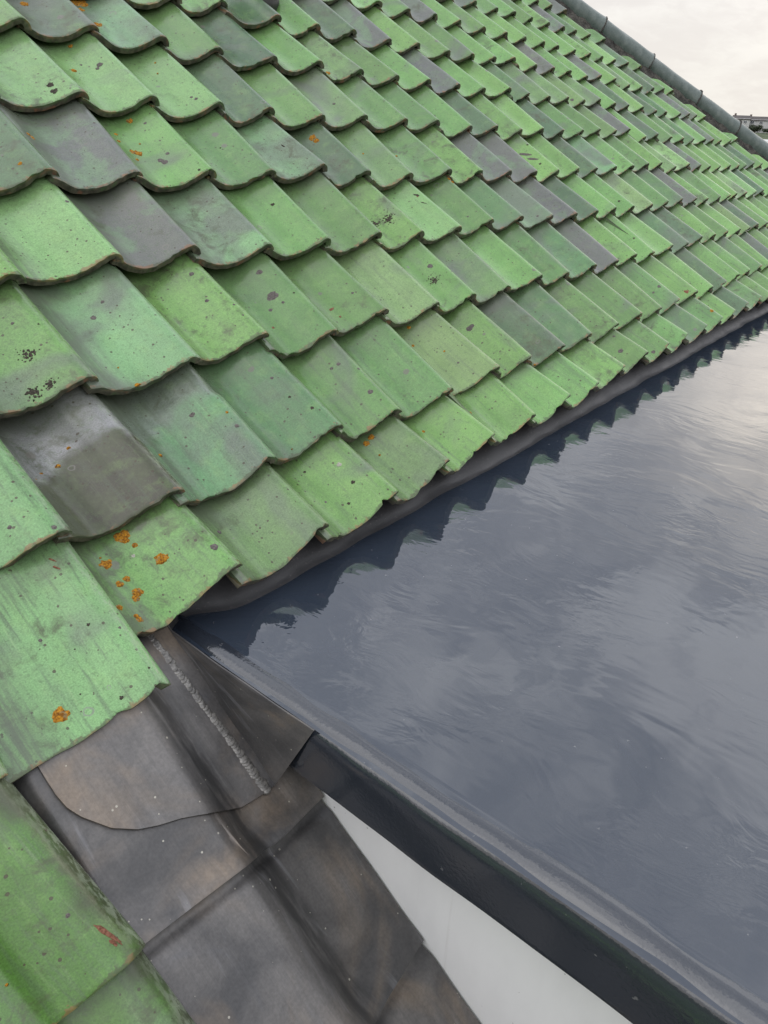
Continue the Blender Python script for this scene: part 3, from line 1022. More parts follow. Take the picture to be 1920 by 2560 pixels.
def tile_attrs(me, uv, t):
    n = len(me.vertices)
    col, gm = PAL[t.tone]
    q = random.Random(t.seed * 1000)
    k = q.uniform(.90, 1.10)
    hue = q.uniform(-.05, .05)
    col = (col[0] * k * (1 + hue), col[1] * k, col[2] * k * (1 - hue))
    st = {'W': .62, 'V': .45, 'H': .50, 'o': .35}.get(t.tone, .16 + (.25 if t.r <= 1 else 0))
    gm = gm + q.uniform(-.06, .08)
    dirt = {'R': .42, 'K': .20, 'o': .22}.get(t.tone, q.choice((.05, .07, .09, .14)))
    me.attributes.new('tuv', 'FLOAT_VECTOR', 'POINT').data.foreach_set('vector', np.ascontiguousarray(uv, float).ravel())
    moss = {'V': .45, 'K': .62, 'D': .30, 'R': .30, 'W': .25}.get(t.tone, q.choice((.0, .05, .10, .16, .25, .36)))
    C = np.tile(np.array([*col, 1.0 - moss]), (n, 1))
    if t.step is not None:      # the long-covered head is paler and unglazed
        v = uv[:, 1]
        f = np.clip((v - t.step - .03 * np.sin(uv[:, 0] * 22) + .006) / .012, 0, 1)[:, None]
        hc = np.array([.255, .258, .262, .7]) if t.tone == 'K' else np.array([.170, .215, .170, .8])
        C = C * (1 - f) + hc * f
    if t.r < 0 and t.c == -1:   # moss and soot down the outer side of the big roll
        u, v = uv[:, 0], uv[:, 1]
        f = np.clip((.040 + .012 * np.sin(v * 37 + t.r) + .006 * np.sin(v * 91) - u) / .028, 0, 1)[:, None] * .8
        C = C * (1 - f) + np.array([.050, .058, .030, .2]) * f
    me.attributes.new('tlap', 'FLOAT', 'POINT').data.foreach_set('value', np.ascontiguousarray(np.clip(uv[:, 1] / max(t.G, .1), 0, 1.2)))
    me.attributes.new('tcol', 'FLOAT_COLOR', 'POINT').data.foreach_set('color', C.ravel())
    me.attributes.new('tpar', 'FLOAT_VECTOR', 'POINT').data.foreach_set('vector', np.tile(np.array([gm, st, dirt]), (n, 1)).ravel())


def clip_hip(V, F, uv, off=.030):
    """cut a tile along the hip line"""
    d = (V - HIP_P0) @ HIP_PERP
    if d.max() < off:
        return V, F, uv
    bm = bmesh.new()
    lay = bm.verts.layers.float_vector.new('uvw')
    for p, u in zip(V, uv):
        b = bm.verts.new(p)
        b[lay] = Vector(u)
    bm.verts.ensure_lookup_table()
    for f in F:
        bm.faces.new([bm.verts[i] for i in f])
    bmesh.ops.bisect_plane(bm, geom=bm.verts[:] + bm.edges[:] + bm.faces[:], plane_co=HIP_P0 + HIP_PERP * off, plane_no=HIP_PERP, clear_outer=True)
    bm.verts.index_update()
    V2 = np.array([v.co[:] for v in bm.verts]).reshape(-1, 3)
    uv2 = np.array([v[lay][:] for v in bm.verts]).reshape(-1, 3)
    F2 = [tuple(v.index for v in f.verts) for f in bm.faces]
    bm.free()
    return V2, F2, uv2


TILES = {}
TILE_OBJ = {}
LABELS = {(1, 1): "dark grey tile with a pale dusty head", (2, 1): "dull green tile with a pale step across its head",
          (0, 0): "wide streaky tile at the lower left corner", (1, 0): "bright green tile dotted with orange lichen above the lead",
          (2, 3): "minty tile"}
LABELS.pop((2, 3))


def build_tiles():
    todo = []
    for r in range(-5, 15):
        cs = range(-6, -1 + 1) if r < 0 else range(-6, 36)
        for c in cs:
            t = Tile(c, r)
            mid = (t.x - t.W * .5, t.s + .5 * t.G)
            if hip_side(t.x - t.W * .9, t.s + .02) > .03:
                continue
            if r == 0 and t.x > DX1 + .2:
                pass
            seen, dist = False, 9
            for (a, b) in ((0, 0), (-.5, .0), (-1, 0), (0, .5), (-.5, .5), (-1, .5), (0, 1), (-.5, 1), (-1, 1)):
                ok, d = in_view(rp(t.x + a * t.W, t.s + b * t.G, 0.0))
                seen = seen or ok
                dist = min(dist, d)
            todo.append((not seen, dist, c, r, t))
    todo.sort(key=lambda a: a[:4])
    extra = Acc()
    ex = {'uv': [], 'col': [], 'par': []}
    count = 0
    for unseen, dist, c, r, t in todo:
        TILES[(c, r)] = t
        single = (not unseen) and count < 300
        if single:
            nu, nv = (52, 18) if dist < 1.6 else (36, 10) if dist < 2.6 else (24, 7) if dist < 4 else (18, 5)
        else:
            nu, nv = 14, 4
        V, F, uv = tile_arrays(t, nu, nv, single)
        V, F, uv = clip_hip(V, F, uv)
        if len(V) < 12:
            continue
        if single:
            count += 1
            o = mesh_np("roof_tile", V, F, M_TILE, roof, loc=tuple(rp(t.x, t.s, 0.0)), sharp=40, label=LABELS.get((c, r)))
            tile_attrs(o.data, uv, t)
            TILE_OBJ[(c, r)] = o
        else:
            me = bpy.data.meshes.new("tmp")
            me.from_pydata(V.tolist(), [], [])
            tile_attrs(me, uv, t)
            n = len(V)
            a = np.zeros(n * 4)
            me.attributes['tcol'].data.foreach_get('color', a)
            b = np.zeros(n * 3)
            me.attributes['tpar'].data.foreach_get('vector', b)
            ex['uv'].append(uv)
            ex['col'].append(a.reshape(-1, 4))
            ex['par'].append(b.reshape(-1, 3))
            extra.add(V, F)
            bpy.data.meshes.remove(me)
    V, F = extra.get()
    o = mesh_np("outlying_roof_tiles", V, F, M_TILE, roof, sharp=40, kind='stuff')
    me = o.data
    me.attributes.new('tuv', 'FLOAT_VECTOR', 'POINT').data.foreach_set('vector', np.concatenate(ex['uv']).ravel())
    me.attributes.new('tcol', 'FLOAT_COLOR', 'POINT').data.foreach_set('color', np.concatenate(ex['col']).ravel())
    me.attributes.new('tpar', 'FLOAT_VECTOR', 'POINT').data.foreach_set('vector', np.concatenate(ex['par']).ravel())
    print("tiles single", count, "extra", len(ex['uv']))
    # boards under the tiles: a slab that stops at the hip
    pts = [(-1.7, -1.35), (.10, -1.35), (.10, .16), (DX1 + .05, .16), (DX1 + .05, -.1), (6.75, -.1), (4.842 - .02, 2.528), (3.6, 4.15), (-1.7, 4.15)]
    pts[5] = (4.842 + (2.528 + .1) / 1.3382, -.1)
    pts[7] = (4.842 - (4.15 - 2.528) / 1.3382, 4.15)
    V, F = [], []
    n = len(pts)
    for nn in (-.112, -.15):
        for (x, s) in pts:
            V.append(rp(x, s, nn))
    F = [tuple(range(n)), tuple(range(2 * n - 1, n - 1, -1))] + [((i + 1) % n, i, n + i, n + (i + 1) % n) for i in range(n)]
    V = np.array(V)
    mesh_np("roof_boards", V, F, M_DECK, roof, smooth=False)


build_tiles()

# ------------------------------------------------------------------ lichen, scars and dirt on particular tiles: (column, course, x, s, radius, kind)
SPOTS = [
    (4, 6, 0.6886, 1.6876, 0.0094, 'o', 1.0, 0.0),
    (5, 6, 0.8736, 1.7529, 0.0233, 'o', 1.0, 0.0),
    (5, 6, 0.8589, 1.7125, 0.0079, 'o', 1.0, 0.0),
    (5, 6, 0.8623, 1.6358, 0.0113, 'o', 1.0, 0.0),
    (4, 5, 0.7229, 1.5274, 0.0062, 'o', 1.0, 0.0),
    (4, 5, 0.6802, 1.4336, 0.0070, 'o', 1.0, 0.0),
    (5, 5, 0.9384, 1.4794, 0.0026, 'o', 1.0, 0.0),
    (5, 5, 0.9238, 1.4424, 0.0026, 'o', 1.0, 0.0),
    (3, 4, 0.4267, 1.1712, 0.0055, 'o', 1.0, 0.0),
    (3, 4, 0.4319, 1.1646, 0.0060, 'o', 1.0, 0.0),
    (2, 4, 0.3454, 1.0545, 0.0043, 'o', 1.0, 0.0),
    (4, 4, 0.7225, 1.2499, 0.0071, 'o', 1.0, 0.0),
    (4, 4, 0.6628, 1.1389, 0.0082, 'o', 1.0, 0.0),
    (4, 4, 0.6736, 1.1329, 0.0097, 'o', 1.0, 0.0),
    (4, 4, 0.6539, 1.1063, 0.0048, 'o', 1.0, 0.0),
    (4, 4, 0.6633, 1.2113, 0.0050, 'o', 1.0, 0.0),
    (4, 4, 0.6509, 1.1793, 0.0054, 'o', 1.0, 0.0),
    (4, 4, 0.6978, 1.1653, 0.0030, 'o', 1.0, 0.0),
    (2, 2, 0.2767, 0.4983, 0.0068, 'o', 1.0, 0.0),
    (2, 1, 0.3824, 0.3756, 0.0030, 'o', 1.0, 0.0),
    (1, 1, 0.1081, 0.4311, 0.0040, 'o', 1.0, 0.0),
    (1, 1, 0.0785, 0.4077, 0.0044, 'o', 1.0, 0.0),
    (1, 1, 0.0504, 0.4059, 0.0034, 'o', 1.0, 0.0),
    (1, 1, 0.0345, 0.3943, 0.0040, 'o', 1.0, 0.0),
    (2, 1, 0.2375, 0.3562, 0.0039, 'o', 1.0, 0.0),
    (2, 2, 0.2681, 0.5497, 0.0021, 'o', 1.0, 0.0),
    (1, 0, 0.0990, 0.2477, 0.0120, 'o', 1.0, 0.0),
    (1, 0, 0.1053, 0.2229, 0.0048, 'o', 1.0, 0.0),
    (1, 0, 0.0510, 0.2142, 0.0099, 'o', 1.0, 0.0),
    (1, 0, 0.0502, 0.2291, 0.0024, 'o', 1.0, 0.0),
    (1, 0, 0.1218, 0.1771, 0.0093, 'o', 1.0, 0.0),
    (1, 0, 0.0626, 0.1764, 0.0064, 'o', 1.0, 0.0),
    (1, 0, 0.0476, 0.1727, 0.0069, 'o', 1.0, 0.0),
    (1, 0, 0.0639, 0.1473, 0.0086, 'o', 1.0, 0.0),
    (1, 0, 0.0542, 0.1392, 0.0068, 'o', 1.0, 0.0),
    (1, 0, 0.0191, 0.1331, 0.0055, 'o', 1.0, 0.0),
    (1, 0, 0.0348, 0.1102, 0.0047, 'o', 1.0, 0.0),
    (1, 0, 0.0358, 0.1035, 0.0056, 'o', 1.0, 0.0),
    (0, 0, -0.1318, 0.0322, 0.0098, 'o', 1.0, 0.0),
    (9, 6, 1.6717, 1.5390, 0.0092, 'o', 1.0, 0.0),
    (7, 4, 1.3159, 1.2029, 0.0089, 'o', 1.0, 0.0),
    (7, 4, 1.3161, 1.1853, 0.0071, 'o', 1.0, 0.0),
    (8, 4, 1.4878, 1.1352, 0.0037, 'o', 1.0, 0.0),
    (9, 4, 1.6661, 1.1371, 0.0039, 'o', 1.0, 0.0),
    (9, 3, 1.7756, 0.9816, 0.0072, 'o', 1.0, 0.0),
    (9, 3, 1.7753, 0.9638, 0.0065, 'o', 1.0, 0.0),
    (11, 4, 2.1018, 1.2625, 0.0098, 'o', 1.0, 0.0),
    (6, 1, 1.1004, 0.4895, 0.0048, 'o', 1.0, 0.0),
    (6, 1, 1.0721, 0.4367, 0.0042, 'o', 1.0, 0.0),
    (6, 1, 1.1225, 0.3769, 0.0028, 'o', 1.0, 0.0),
    (4, 0, 0.7049, 0.2371, 0.0065, 'o', 1.0, 0.0),
    (4, 0, 0.6893, 0.2311, 0.0069, 'o', 1.0, 0.0),
    (4, 0, 0.6920, 0.1915, 0.0027, 'o', 1.0, 0.0),
    (5, 0, 0.8693, 0.2025, 0.0045, 'o', 1.0, 0.0),
    (6, 0, 1.0469, 0.1164, 0.0053, 'o', 1.0, 0.0),
    (6, 0, 1.0227, 0.1863, 0.0044, 'o', 1.0, 0.0),
    (3, 1, 0.4877, 0.2737, 0.0016, 'o', 1.0, 0.0),
    (14, 0, 2.7747, 0.1537, 0.0082, 'o', 1.0, 0.0),
    (14, 1, 2.6917, 0.5169, 0.0098, 'o', 1.0, 0.0),
    (8, 1, 1.4397, 0.2428, 0.0063, 'o', 1.0, 0.0),
    (3, 5, 0.5521, 1.3186, 0.0075, 'k', 1.0, 0.0),
    (3, 5, 0.5494, 1.2969, 0.0074, 'k', 1.0, 0.0),
    (4, 5, 0.7413, 1.4285, 0.0065, 'g', 1.0, 0.0),
    (4, 5, 0.7324, 1.4206, 0.0043, 'g', 1.0, 0.0),
    (4, 4, 0.7070, 1.0936, 0.0077, 'g', 1.0, 0.0),
    (4, 4, 0.7112, 1.0847, 0.0082, 'g', 1.0, 0.0),
    (4, 4, 0.7302, 1.1043, 0.0048, 'g', 1.0, 0.0),
    (4, 4, 0.7435, 1.2212, 0.0038, 'g', 1.0, 0.0),
    (3, 4, 0.5824, 1.1841, 0.0048, 'g', 1.0, 0.0),
    (5, 5, 0.9425, 1.3177, 0.0044, 'g', 1.0, 0.0),
    (5, 5, 0.9477, 1.3057, 0.0049, 'g', 1.0, 0.0),
    (2, 3, 0.3811, 0.9405, 0.0045, 'g', 1.0, 0.0),
    (4, 5, 0.7095, 1.4530, 0.0033, 'g', 1.0, 0.0),
    (4, 3, 0.7392, 0.9456, 0.0032, 'g', 1.0, 0.0),
    (4, 4, 0.7605, 1.0327, 0.0019, 'k', 1.0, 0.0),
    (4, 4, 0.7519, 1.0139, 0.0042, 'k', 1.0, 0.0),
    (5, 4, 0.9242, 1.1450, 0.0023, 'k', 1.0, 0.0),
    (3, 2, 0.5468, 0.7294, 0.0048, 'g', 1.0, 0.0),
    (2, 2, 0.2963, 0.6800, 0.0052, 'g', 1.0, 0.0),
    (2, 2, 0.3277, 0.7046, 0.0041, 'g', 1.0, 0.0),
    (3, 2, 0.5339, 0.6521, 0.0043, 'g', 1.0, 0.0),
    (3, 2, 0.5673, 0.5785, 0.0038, 'g', 1.0, 0.0),
    (3, 2, 0.5685, 0.6122, 0.0039, 'g', 1.0, 0.0),
    (1, 2, 0.1375, 0.6766, 0.0028, 'g', 1.0, 0.0),
    (2, 1, 0.3792, 0.3401, 0.0043, 'g', 1.0, 0.0),
    (2, 1, 0.3367, 0.4089, 0.0047, 'g', 1.0, 0.0),
    (1, 2, 0.1673, 0.6501, 0.0019, 'k', 1.0, 0.0),
    (1, 2, 0.0993, 0.5316, 0.0178, 'kc', 1.0, 0.0),
    (1, 2, 0.1255, 0.5299, 0.0146, 'kc', 1.0, 0.0),
    (1, 2, 0.1277, 0.6022, 0.0201, 'kc', 1.0, 0.0),
    (1, 0, 0.1873, 0.1431, 0.0063, 'g', 1.0, 0.0),
    (2, 0, 0.2485, 0.1832, 0.0043, 'g', 1.0, 0.0),
    (0, 1, -0.0135, 0.2722, 0.0039, 'g', 1.0, 0.0),
    (0, 0, -0.0092, 0.0972, 0.0029, 'g', 1.0, 0.0),
    (0, 1, -0.0578, 0.3065, 0.0042, 'g', 1.0, 0.0),
    (0, 0, -0.0993, 0.1392, 0.0027, 'g', 1.0, 0.0),
    (1, 0, 0.0935, 0.2076, 0.0038, 'w', 1.0, 0.0),
    (0, 0, -0.0398, 0.1246, 0.0035, 'k', 1.0, 0.0),
    (0, 0, -0.0590, 0.0093, 0.0034, 'k', 1.0, 0.0),
    (0, 0, -0.0097, 0.0237, 0.0021, 'k', 1.0, 0.0),
    (0, 0, -0.0705, 0.1035, 0.0016, 'k', 1.0, 0.0),
    (0, 0, -0.0612, 0.0899, 0.0011, 'k', 1.0, 0.0),
    (0, 0, -0.0972, 0.0435, 0.0013, 'k', 1.0, 0.0),
    (0, 0, -0.0280, 0.2403, 0.0028, 'r', 0.45, 0.5),
    (0, 0, -0.0299, 0.2264, 0.0031, 'r', 0.5, 0.5),
    (4, 2, 0.7333, 0.7164, 0.0078, 'g', 1.0, 0.0),
    (4, 2, 0.7189, 0.6438, 0.0118, 'g', 1.0, 0.0),
    (7, 2, 1.3190, 0.6423, 0.0074, 'g', 1.0, 0.0),
    (7, 1, 1.3001, 0.4240, 0.0091, 'g', 1.0, 0.0),
    (6, 1, 1.1270, 0.3289, 0.0051, 'g', 1.0, 0.0),
    (4, 1, 0.7408, 0.3173, 0.0062, 'g', 1.0, 0.0),
    (3, 1, 0.5458, 0.4301, 0.0040, 'g', 1.0, 0.0),
    (4, 1, 0.7355, 0.4168, 0.0044, 'g', 1.0, 0.0),
    (4, 1, 0.7192, 0.4171, 0.0032, 'g', 1.0, 0.0),
    (3, 0, 0.4833, 0.1474, 0.0041, 'g', 1.0, 0.0),
    (4, 2, 0.6967, 0.6155, 0.0046, 'g', 1.0, 0.0),
    (5, 2, 0.9366, 0.5945, 0.0040, 'g', 1.0, 0.0),
    (4, 2, 0.7239, 0.6143, 0.0037, 'g', 1.0, 0.0),
    (4, 1, 0.7616, 0.3820, 0.0036, 'g', 1.0, 0.0),
    (3, 1, 0.5645, 0.3248, 0.0039, 'k', 1.0, 0.0),
    (3, 0, 0.5167, 0.1192, 0.0038, 'k', 1.0, 0.0),
    (3, 0, 0.5463, 0.1500, 0.0038, 'k', 1.0, 0.0),
    (3, 0, 0.4952, 0.2260, 0.0031, 'k', 1.0, 0.0),
    (3, 1, 0.5466, 0.3723, 0.0029, 'k', 1.0, 0.0),
    (4, 2, 0.7545, 0.6215, 0.0029, 'k', 1.0, 0.0),
    (4, 0, 0.7265, 0.1246, 0.0034, 'k', 1.5, 0.3),
    (3, 0, 0.5499, 0.1979, 0.0045, 'w', 1.0, 0.0),
    (4, 2, 0.6703, 0.5698, 0.0053, 'r', 1.0, 0.0),
    (4, 0, 0.7569, 0.1501, 0.0057, 'r', 1.4, -0.7),
    (4, 0, 0.7580, 0.1343, 0.0053, 'r', 1.3, -0.7),
    (4, 0, 0.7580, 0.1171, 0.0034, 'r', 1.0, 0.0),
    (4, 0, 0.7663, 0.1833, 0.0023, 'r', 1.0, 0.0),
    (5, 2, 0.8716, 0.5837, 0.0053, 'r', 1.5, 0.2),
    (5, 2, 0.8743, 0.5547, 0.0031, 'r', 1.0, 0.0),
    (7, 2, 1.2962, 0.5970, 0.0260, 'kc', 1.0, 0.0),
    (7, 3, 1.3132, 0.8330, 0.0273, 'kc', 1.0, 0.0),
    (7, 3, 1.2736, 0.8415, 0.0244, 'kc', 1.0, 0.0),
    (5, 3, 0.9311, 0.9222, 0.0044, 'k', 1.0, 0.0),
    (6, 4, 1.1339, 1.1376, 0.0039, 'k', 0.5, 0.2),
    (11, 5, 2.1037, 1.3536, 0.0061, 'k', 1.0, 0.0),
    (8, 3, 1.5260, 0.9157, 0.0065, 'k', 0.6, 0.5),
    (8, 3, 1.5231, 0.8791, 0.0053, 'k', 0.4, 0.5),
    (8, 3, 1.5242, 0.9096, 0.0042, 'r', 0.7, 0.5),
    (9, 3, 1.7111, 0.8159, 0.0037, 'g', 1.0, 0.0),
    (8, 5, 1.5303, 1.3517, 0.0046, 'g', 1.0, 0.0),
    (10, 0, 1.9161, 0.1703, 0.0088, 'g', 1.0, 0.0),
    (13, 1, 2.5381, 0.3425, 0.0069, 'g', 1.0, 0.0),
    (11, 0, 2.1081, 0.1157, 0.0067, 'g', 1.0, 0.0),
    (10, 0, 1.9378, 0.2257, 0.0051, 'g', 1.0, 0.0),
    (13, 1, 2.5057, 0.3359, 0.0046, 'g', 1.0, 0.0),
    (14, 1, 2.7414, 0.2803, 0.0123, 'r', 1.3, -0.3),
    (13, 4, 2.5115, 1.0545, 0.0049, 'k', 1.0, 0.0),
    (15, 3, 2.9059, 0.8085, 0.0053, 'k', 1.0, 0.0),
    (14, 2, 2.7175, 0.5966, 0.0050, 'k', 1.0, 0.0),
    (13, 4, 2.5425, 1.1646, 0.0050, 'k', 1.0, 0.0),
    (11, 3, 2.1215, 0.7768, 0.0056, 'g', 1.0, 0.0),
    (13, 4, 2.4827, 1.0640, 0.0065, 'g', 1.0, 0.0),
    (18, 6, 3.5180, 1.5452, 0.0108, 'g', 1.0, 0.0),
    (13, 4, 2.5073, 1.1325, 0.0123, 'g', 0.5, 0.6),
    (13, 4, 2.5105, 1.0933, 0.0106, 'g', 0.5, 0.6),
    (-1, -1, -0.2450, -0.1768, 0.0028, 'g', 1, 0),
    (-1, -1, -0.2230, -0.2189, 0.0070, 'r', 0.38, 0.35),
    (-1, -1, -0.2233, -0.2305, 0.0035, 'r', 0.6, 0.35),
    (-1, -1, -0.3157, -0.1950, 0.0018, 'o', 1, 0),
    (-1, -1, -0.2410, -0.0790, 0.0014, 'r', 1, 0),
]


def spot_mesh(t, x, s, rad, kind, q, asp=1.0, turn=0.0):
    nr, na = (5, 22) if rad > .006 else (3, 12)
    V, uv, F = [], [], []
    lob = [q.uniform(0, 6.28) for _ in range(5)]
    rough = {'o': .20, 'g': .16, 'k': .28, 'r': .24, 'w': .26, 'c': .28}[kind]
    hgt = {'o': .0021, 'g': .0007, 'k': .0007, 'r': .0003, 'w': .0008}[kind]
    for j in range(nr):
        f = j / (nr - 1)
        for i in range(na):
            a = i / na * 2 * math.pi
            w_ = 1 + rough * (.45 * math.sin(3 * a + lob[0]) + .4 * math.sin(5 * a + lob[1]) + .35 * math.sin(8 * a + lob[2]) + .3 * math.sin(11 * a + lob[3])) + q.uniform(-.10, .10) * rough * 2
            rr = rad * f * (w_ if f > .3 else 1)
            lx, ls = rr * math.cos(a) * asp, rr * math.sin(a) / asp
            ct, sn = math.cos(turn), math.sin(turn)
            px, ps = x + lx * ct - ls * sn, s + lx * sn + ls * ct
            n, u, v = t.surf(px, ps)
            if u < .001 or v < .001:
                px, ps = x + (px - x) * .3, s + (ps - s) * .3
                n, u, v = t.surf(px, ps)
            up = hgt * (1 - f ** 4) * (.7 + .5 * q.random()) + (.0003 if f < .99 else -.0002)
            V.append(rp(px, ps, n + up))
            uv.append((px, ps, n))
            if j == 0:
                break
    # vertex 0 is the centre
    def idx(j, i):
        return 0 if j == 0 else 1 + (j - 1) * na + i % na
    for i in range(na):
        F.append((0, idx(1, i), idx(1, i + 1)))
        for j in range(1, nr - 1):
            F.append((idx(j, i), idx(j + 1, i), idx(j + 1, i + 1), idx(j, i + 1)))
    return np.array(V), F, np.array(uv)


NAMES = {'o': 'orange_lichen', 'g': 'grey_lichen', 'k': 'black_lichen', 'r': 'bare_clay_scar', 'w': 'pale_lichen'}


def build_spots():
    for i, (c, r, x, s, rad, kind, asp, turn) in enumerate(SPOTS):
        if (c, r) not in TILE_OBJ:
            continue
        t = TILES[(c, r)]
        q = random.Random(c * 31 + r * 17 + i)
        acc, uvs = Acc(), []
        kk = kind[0]
        if len(kind) > 1:       # a scatter of small crumbs round this point
            for _ in range(int(60 * (rad / .03))):
                a, d = q.uniform(0, 6.28), rad * abs(q.gauss(0, .55))
                V, F, uv = spot_mesh(t, x + d * math.cos(a), s + d * math.sin(a), q.uniform(.0009, .0030) * (1.5 - min(d / rad, 1.2)), kk, q, q.uniform(.8, 1.25), q.uniform(0, 3))
                acc.add(V, F)
                uvs.append(uv)
        else:
            V, F, uv = spot_mesh(t, x, s, rad, kk, q, asp, turn)
            acc.add(V, F)
            uvs.append(uv)
            if kk == 'o' and rad > .007:      # lobes growing out of a big patch
                for _ in range(q.randint(1, 4)):
                    a = q.uniform(0, 6.28)
                    V, F, uv = spot_mesh(t, x + rad * .92 * math.cos(a), s + rad * .92 * math.sin(a), rad * q.uniform(.20, .40), kk, q)
                    acc.add(V, F)
                    uvs.append(uv)
        V, F = acc.get()
        m = M_LICH if kk == 'o' else M_SPOT[kk]
        o = mesh_np(NAMES[kk] if len(kind) == 1 else 'lichen_crumbs', V, F, m, TILE_OBJ[(c, r)], loc=tuple(V.mean(0)), sharp=None, kind='stuff' if len(kind) > 1 else None)
        o.data.attributes.new('luv', 'FLOAT_VECTOR', 'POINT').data.foreach_set('vector', np.concatenate(uvs).ravel())


build_spots()

# ------------------------------------------------------------------ the hip: capping tiles bedded in mortar
HN = np.cross(HIP_D, HIP_PERP)
HN = HN if HN[2] > 0 else -HN            # out of the near slope


def hp(t, a, h):
    t, a, h = np.broadcast_arrays(np.asarray(t, float), a, h)
    return HIP_P0 + t[..., None] * HIP_D + a[..., None] * HIP_PERP + h[..., None] * HN


hip = thing("hip_ridge", "grey green rounded capping tiles bedded in dark mortar along the sloping roof edge", "ridge", tuple(hp(0., .1, .0)))
JOINTS = [-1.95, -1.50, -1.05, -.62, -.17, .25, .69, 1.15, 1.55, 1.98, 2.42, 2.85, 3.25]


def build_hip():
    q = random.Random(11)
    ax_a, ax_h, R0 = .160, .006, .072
    for k in range(len(JOINTS) - 1):
        t0, t1 = JOINTS[k], JOINTS[k + 1] + .045
        nt, na = 16, 28
        V = []
        rl = q.uniform(-.003, .003)
        for lay in (0, 1):
            for j in range(nt):
                f = j / (nt - 1)
                tt = t0 + (t1 - t0) * f
                flare = .005 * f + .004 * max(0, (f - .9) / .1)
                for i in range(na):
                    th = R(-22) + (R(224)) * i / (na - 1)
                    rr = R0 + flare - lay * .014 + .0009 * math.sin(tt * 21 + i * .7 + k) + rl
                    jag = .004 * math.sin(i * 2.3 + k) * (f > .97)
                    V.append(hp(tt + jag, ax_a - math.cos(th) * rr * .98, ax_h + math.sin(th) * rr))
        V = np.array(V)
        n = nt * na
        F = [tuple(f) for f in grid_faces(na, nt, 0)] + [tuple(f) for f in grid_faces(na, nt, n, flip=True)]
        for i in range(na - 1):
            F.append((i + 1, i, n + i, n + i + 1))
            a = (nt - 1) * na + i
            F.append((a, a + 1, n + a + 1, n + a))
        for j in range(nt - 1):
            a, b = j * na, (j + 1) * na
            F.append((a, b, n + b, n + a))
            a, b = a + na - 1, b + na - 1
            F.append((b, a, n + a, n + b))
        mesh_np("ridge_tile", V, F, M_RIDGE, hip, loc=tuple(hp(t0, ax_a, ax_h)), sharp=50)
        # the joint smeared with mortar
        V = []
        for j in range(4):
            for i in range(26):
                th = R(-20) + R(215) * i / 25
                rr = R0 + .0105 + (.0045 if j in (1, 2) else -.004) + q.uniform(-.0018, .0018)
                V.append(hp(t1 - .008 + j * .0032 + q.uniform(-.003, .003), ax_a - math.cos(th) * rr, ax_h + math.sin(th) * rr))
        mesh_np("mortar_joint", V, grid_faces(26, 4), M_MORT, hip, loc=tuple(hp(t1, ax_a, ax_h)), sharp=None)
    # bedding under the caps
    rs = np.random.RandomState(3)
    ts = np.linspace(-2.0, 3.2, 420)
    aa = np.linspace(-.012, .15, 16)
    V = []
    for a in aa:
        f = (a + .012) / .162
        base = -.040 + .080 * f ** .8
        for k, tt in enumerate(ts):
            ph = .012 * math.sin(tt * 31) + .007 * math.sin(tt * 57 + 2) + rs.normal() * .0022
            V.append(hp(tt, a + (1 - f) * ph, base + .004 * math.sin(tt * 43 + a * 90) + rs.normal() * .0016))
    mesh_np("mortar_bed", V, grid_faces(len(ts), len(aa), flip=True), M_MORT, hip, loc=tuple(hp(0, 0, -.04)), sharp=None)


build_hip()

# the hipped slope on the far side, only a sheet behind the capping
V, F = [], []
a0, a1 = HIP_P0 - 2.6 * HIP_D, HIP_P0 + 3.3 * HIP_D
for p in (a0, a1):
    V += [p + HIP_PERP * .16 - HN * .06, p + np.array([2.2, 1.2, -1.9])]
far = mesh_np("hip_slope_boards", V, [(0, 2, 3, 1)], M_DECK, roof, smooth=False)

# ------------------------------------------------------------------ the vent at the top of the picture
def lathe(acc, prof, base, ax, seg=32):
    ax = np.array(ax) / np.linalg.norm(ax)
    e1 = np.cross(ax, [1, 0, 0])
    e1 /= np.linalg.norm(e1)
    e2 = np.cross(ax, e1)
    V = []
    for (rr, h) in prof:
        for i in range(seg):
            a = 2 * math.pi * i / seg
            V.append(np.array(base) + ax * h + (e1 * math.cos(a) + e2 * math.sin(a)) * rr)
    F = []
    for j in range(len(prof) - 1):
        for i in range(seg):
            k = (i + 1) % seg
            F.append((j * seg + i, j * seg + k, (j + 1) * seg + k, (j + 1) * seg + i))
    acc.add(V, F)


def build_vent():
    b = rp(1.640, 1.955, .0)
    v = thing("vent_pipe", "black round vent pipe rising between the green tiles at the top", "vent pipe", tuple(b))
    a = Acc()
    lathe(a, [(.094, -.050), (.096, -.012), (.090, -.002), (.072, .014), (.062, .040), (.060, .055)], b, NW)
    V, F = a.get()
    mesh_np("rubber_collar", V, F, M_BLACK, v, loc=tuple(b), sharp=50)
    a = Acc()
    lathe(a, [(.055, .0), (.055, .36), (.048, .36), (.048, .2)], b, (0, 0, 1))
    V, F = a.get()
    mesh_np("pipe", V, F, M_BLACK, v, loc=tuple(b), sharp=50)
    a = Acc()
    lathe(a, [(.001, .43), (.045, .425), (.082, .395), (.084, .385), (.070, .390), (.001, .40)], b, (0, 0, 1))
    V, F = a.get()
    mesh_np("cap", V, F, M_BLACK, v, loc=tuple(b), sharp=50)


build_vent()

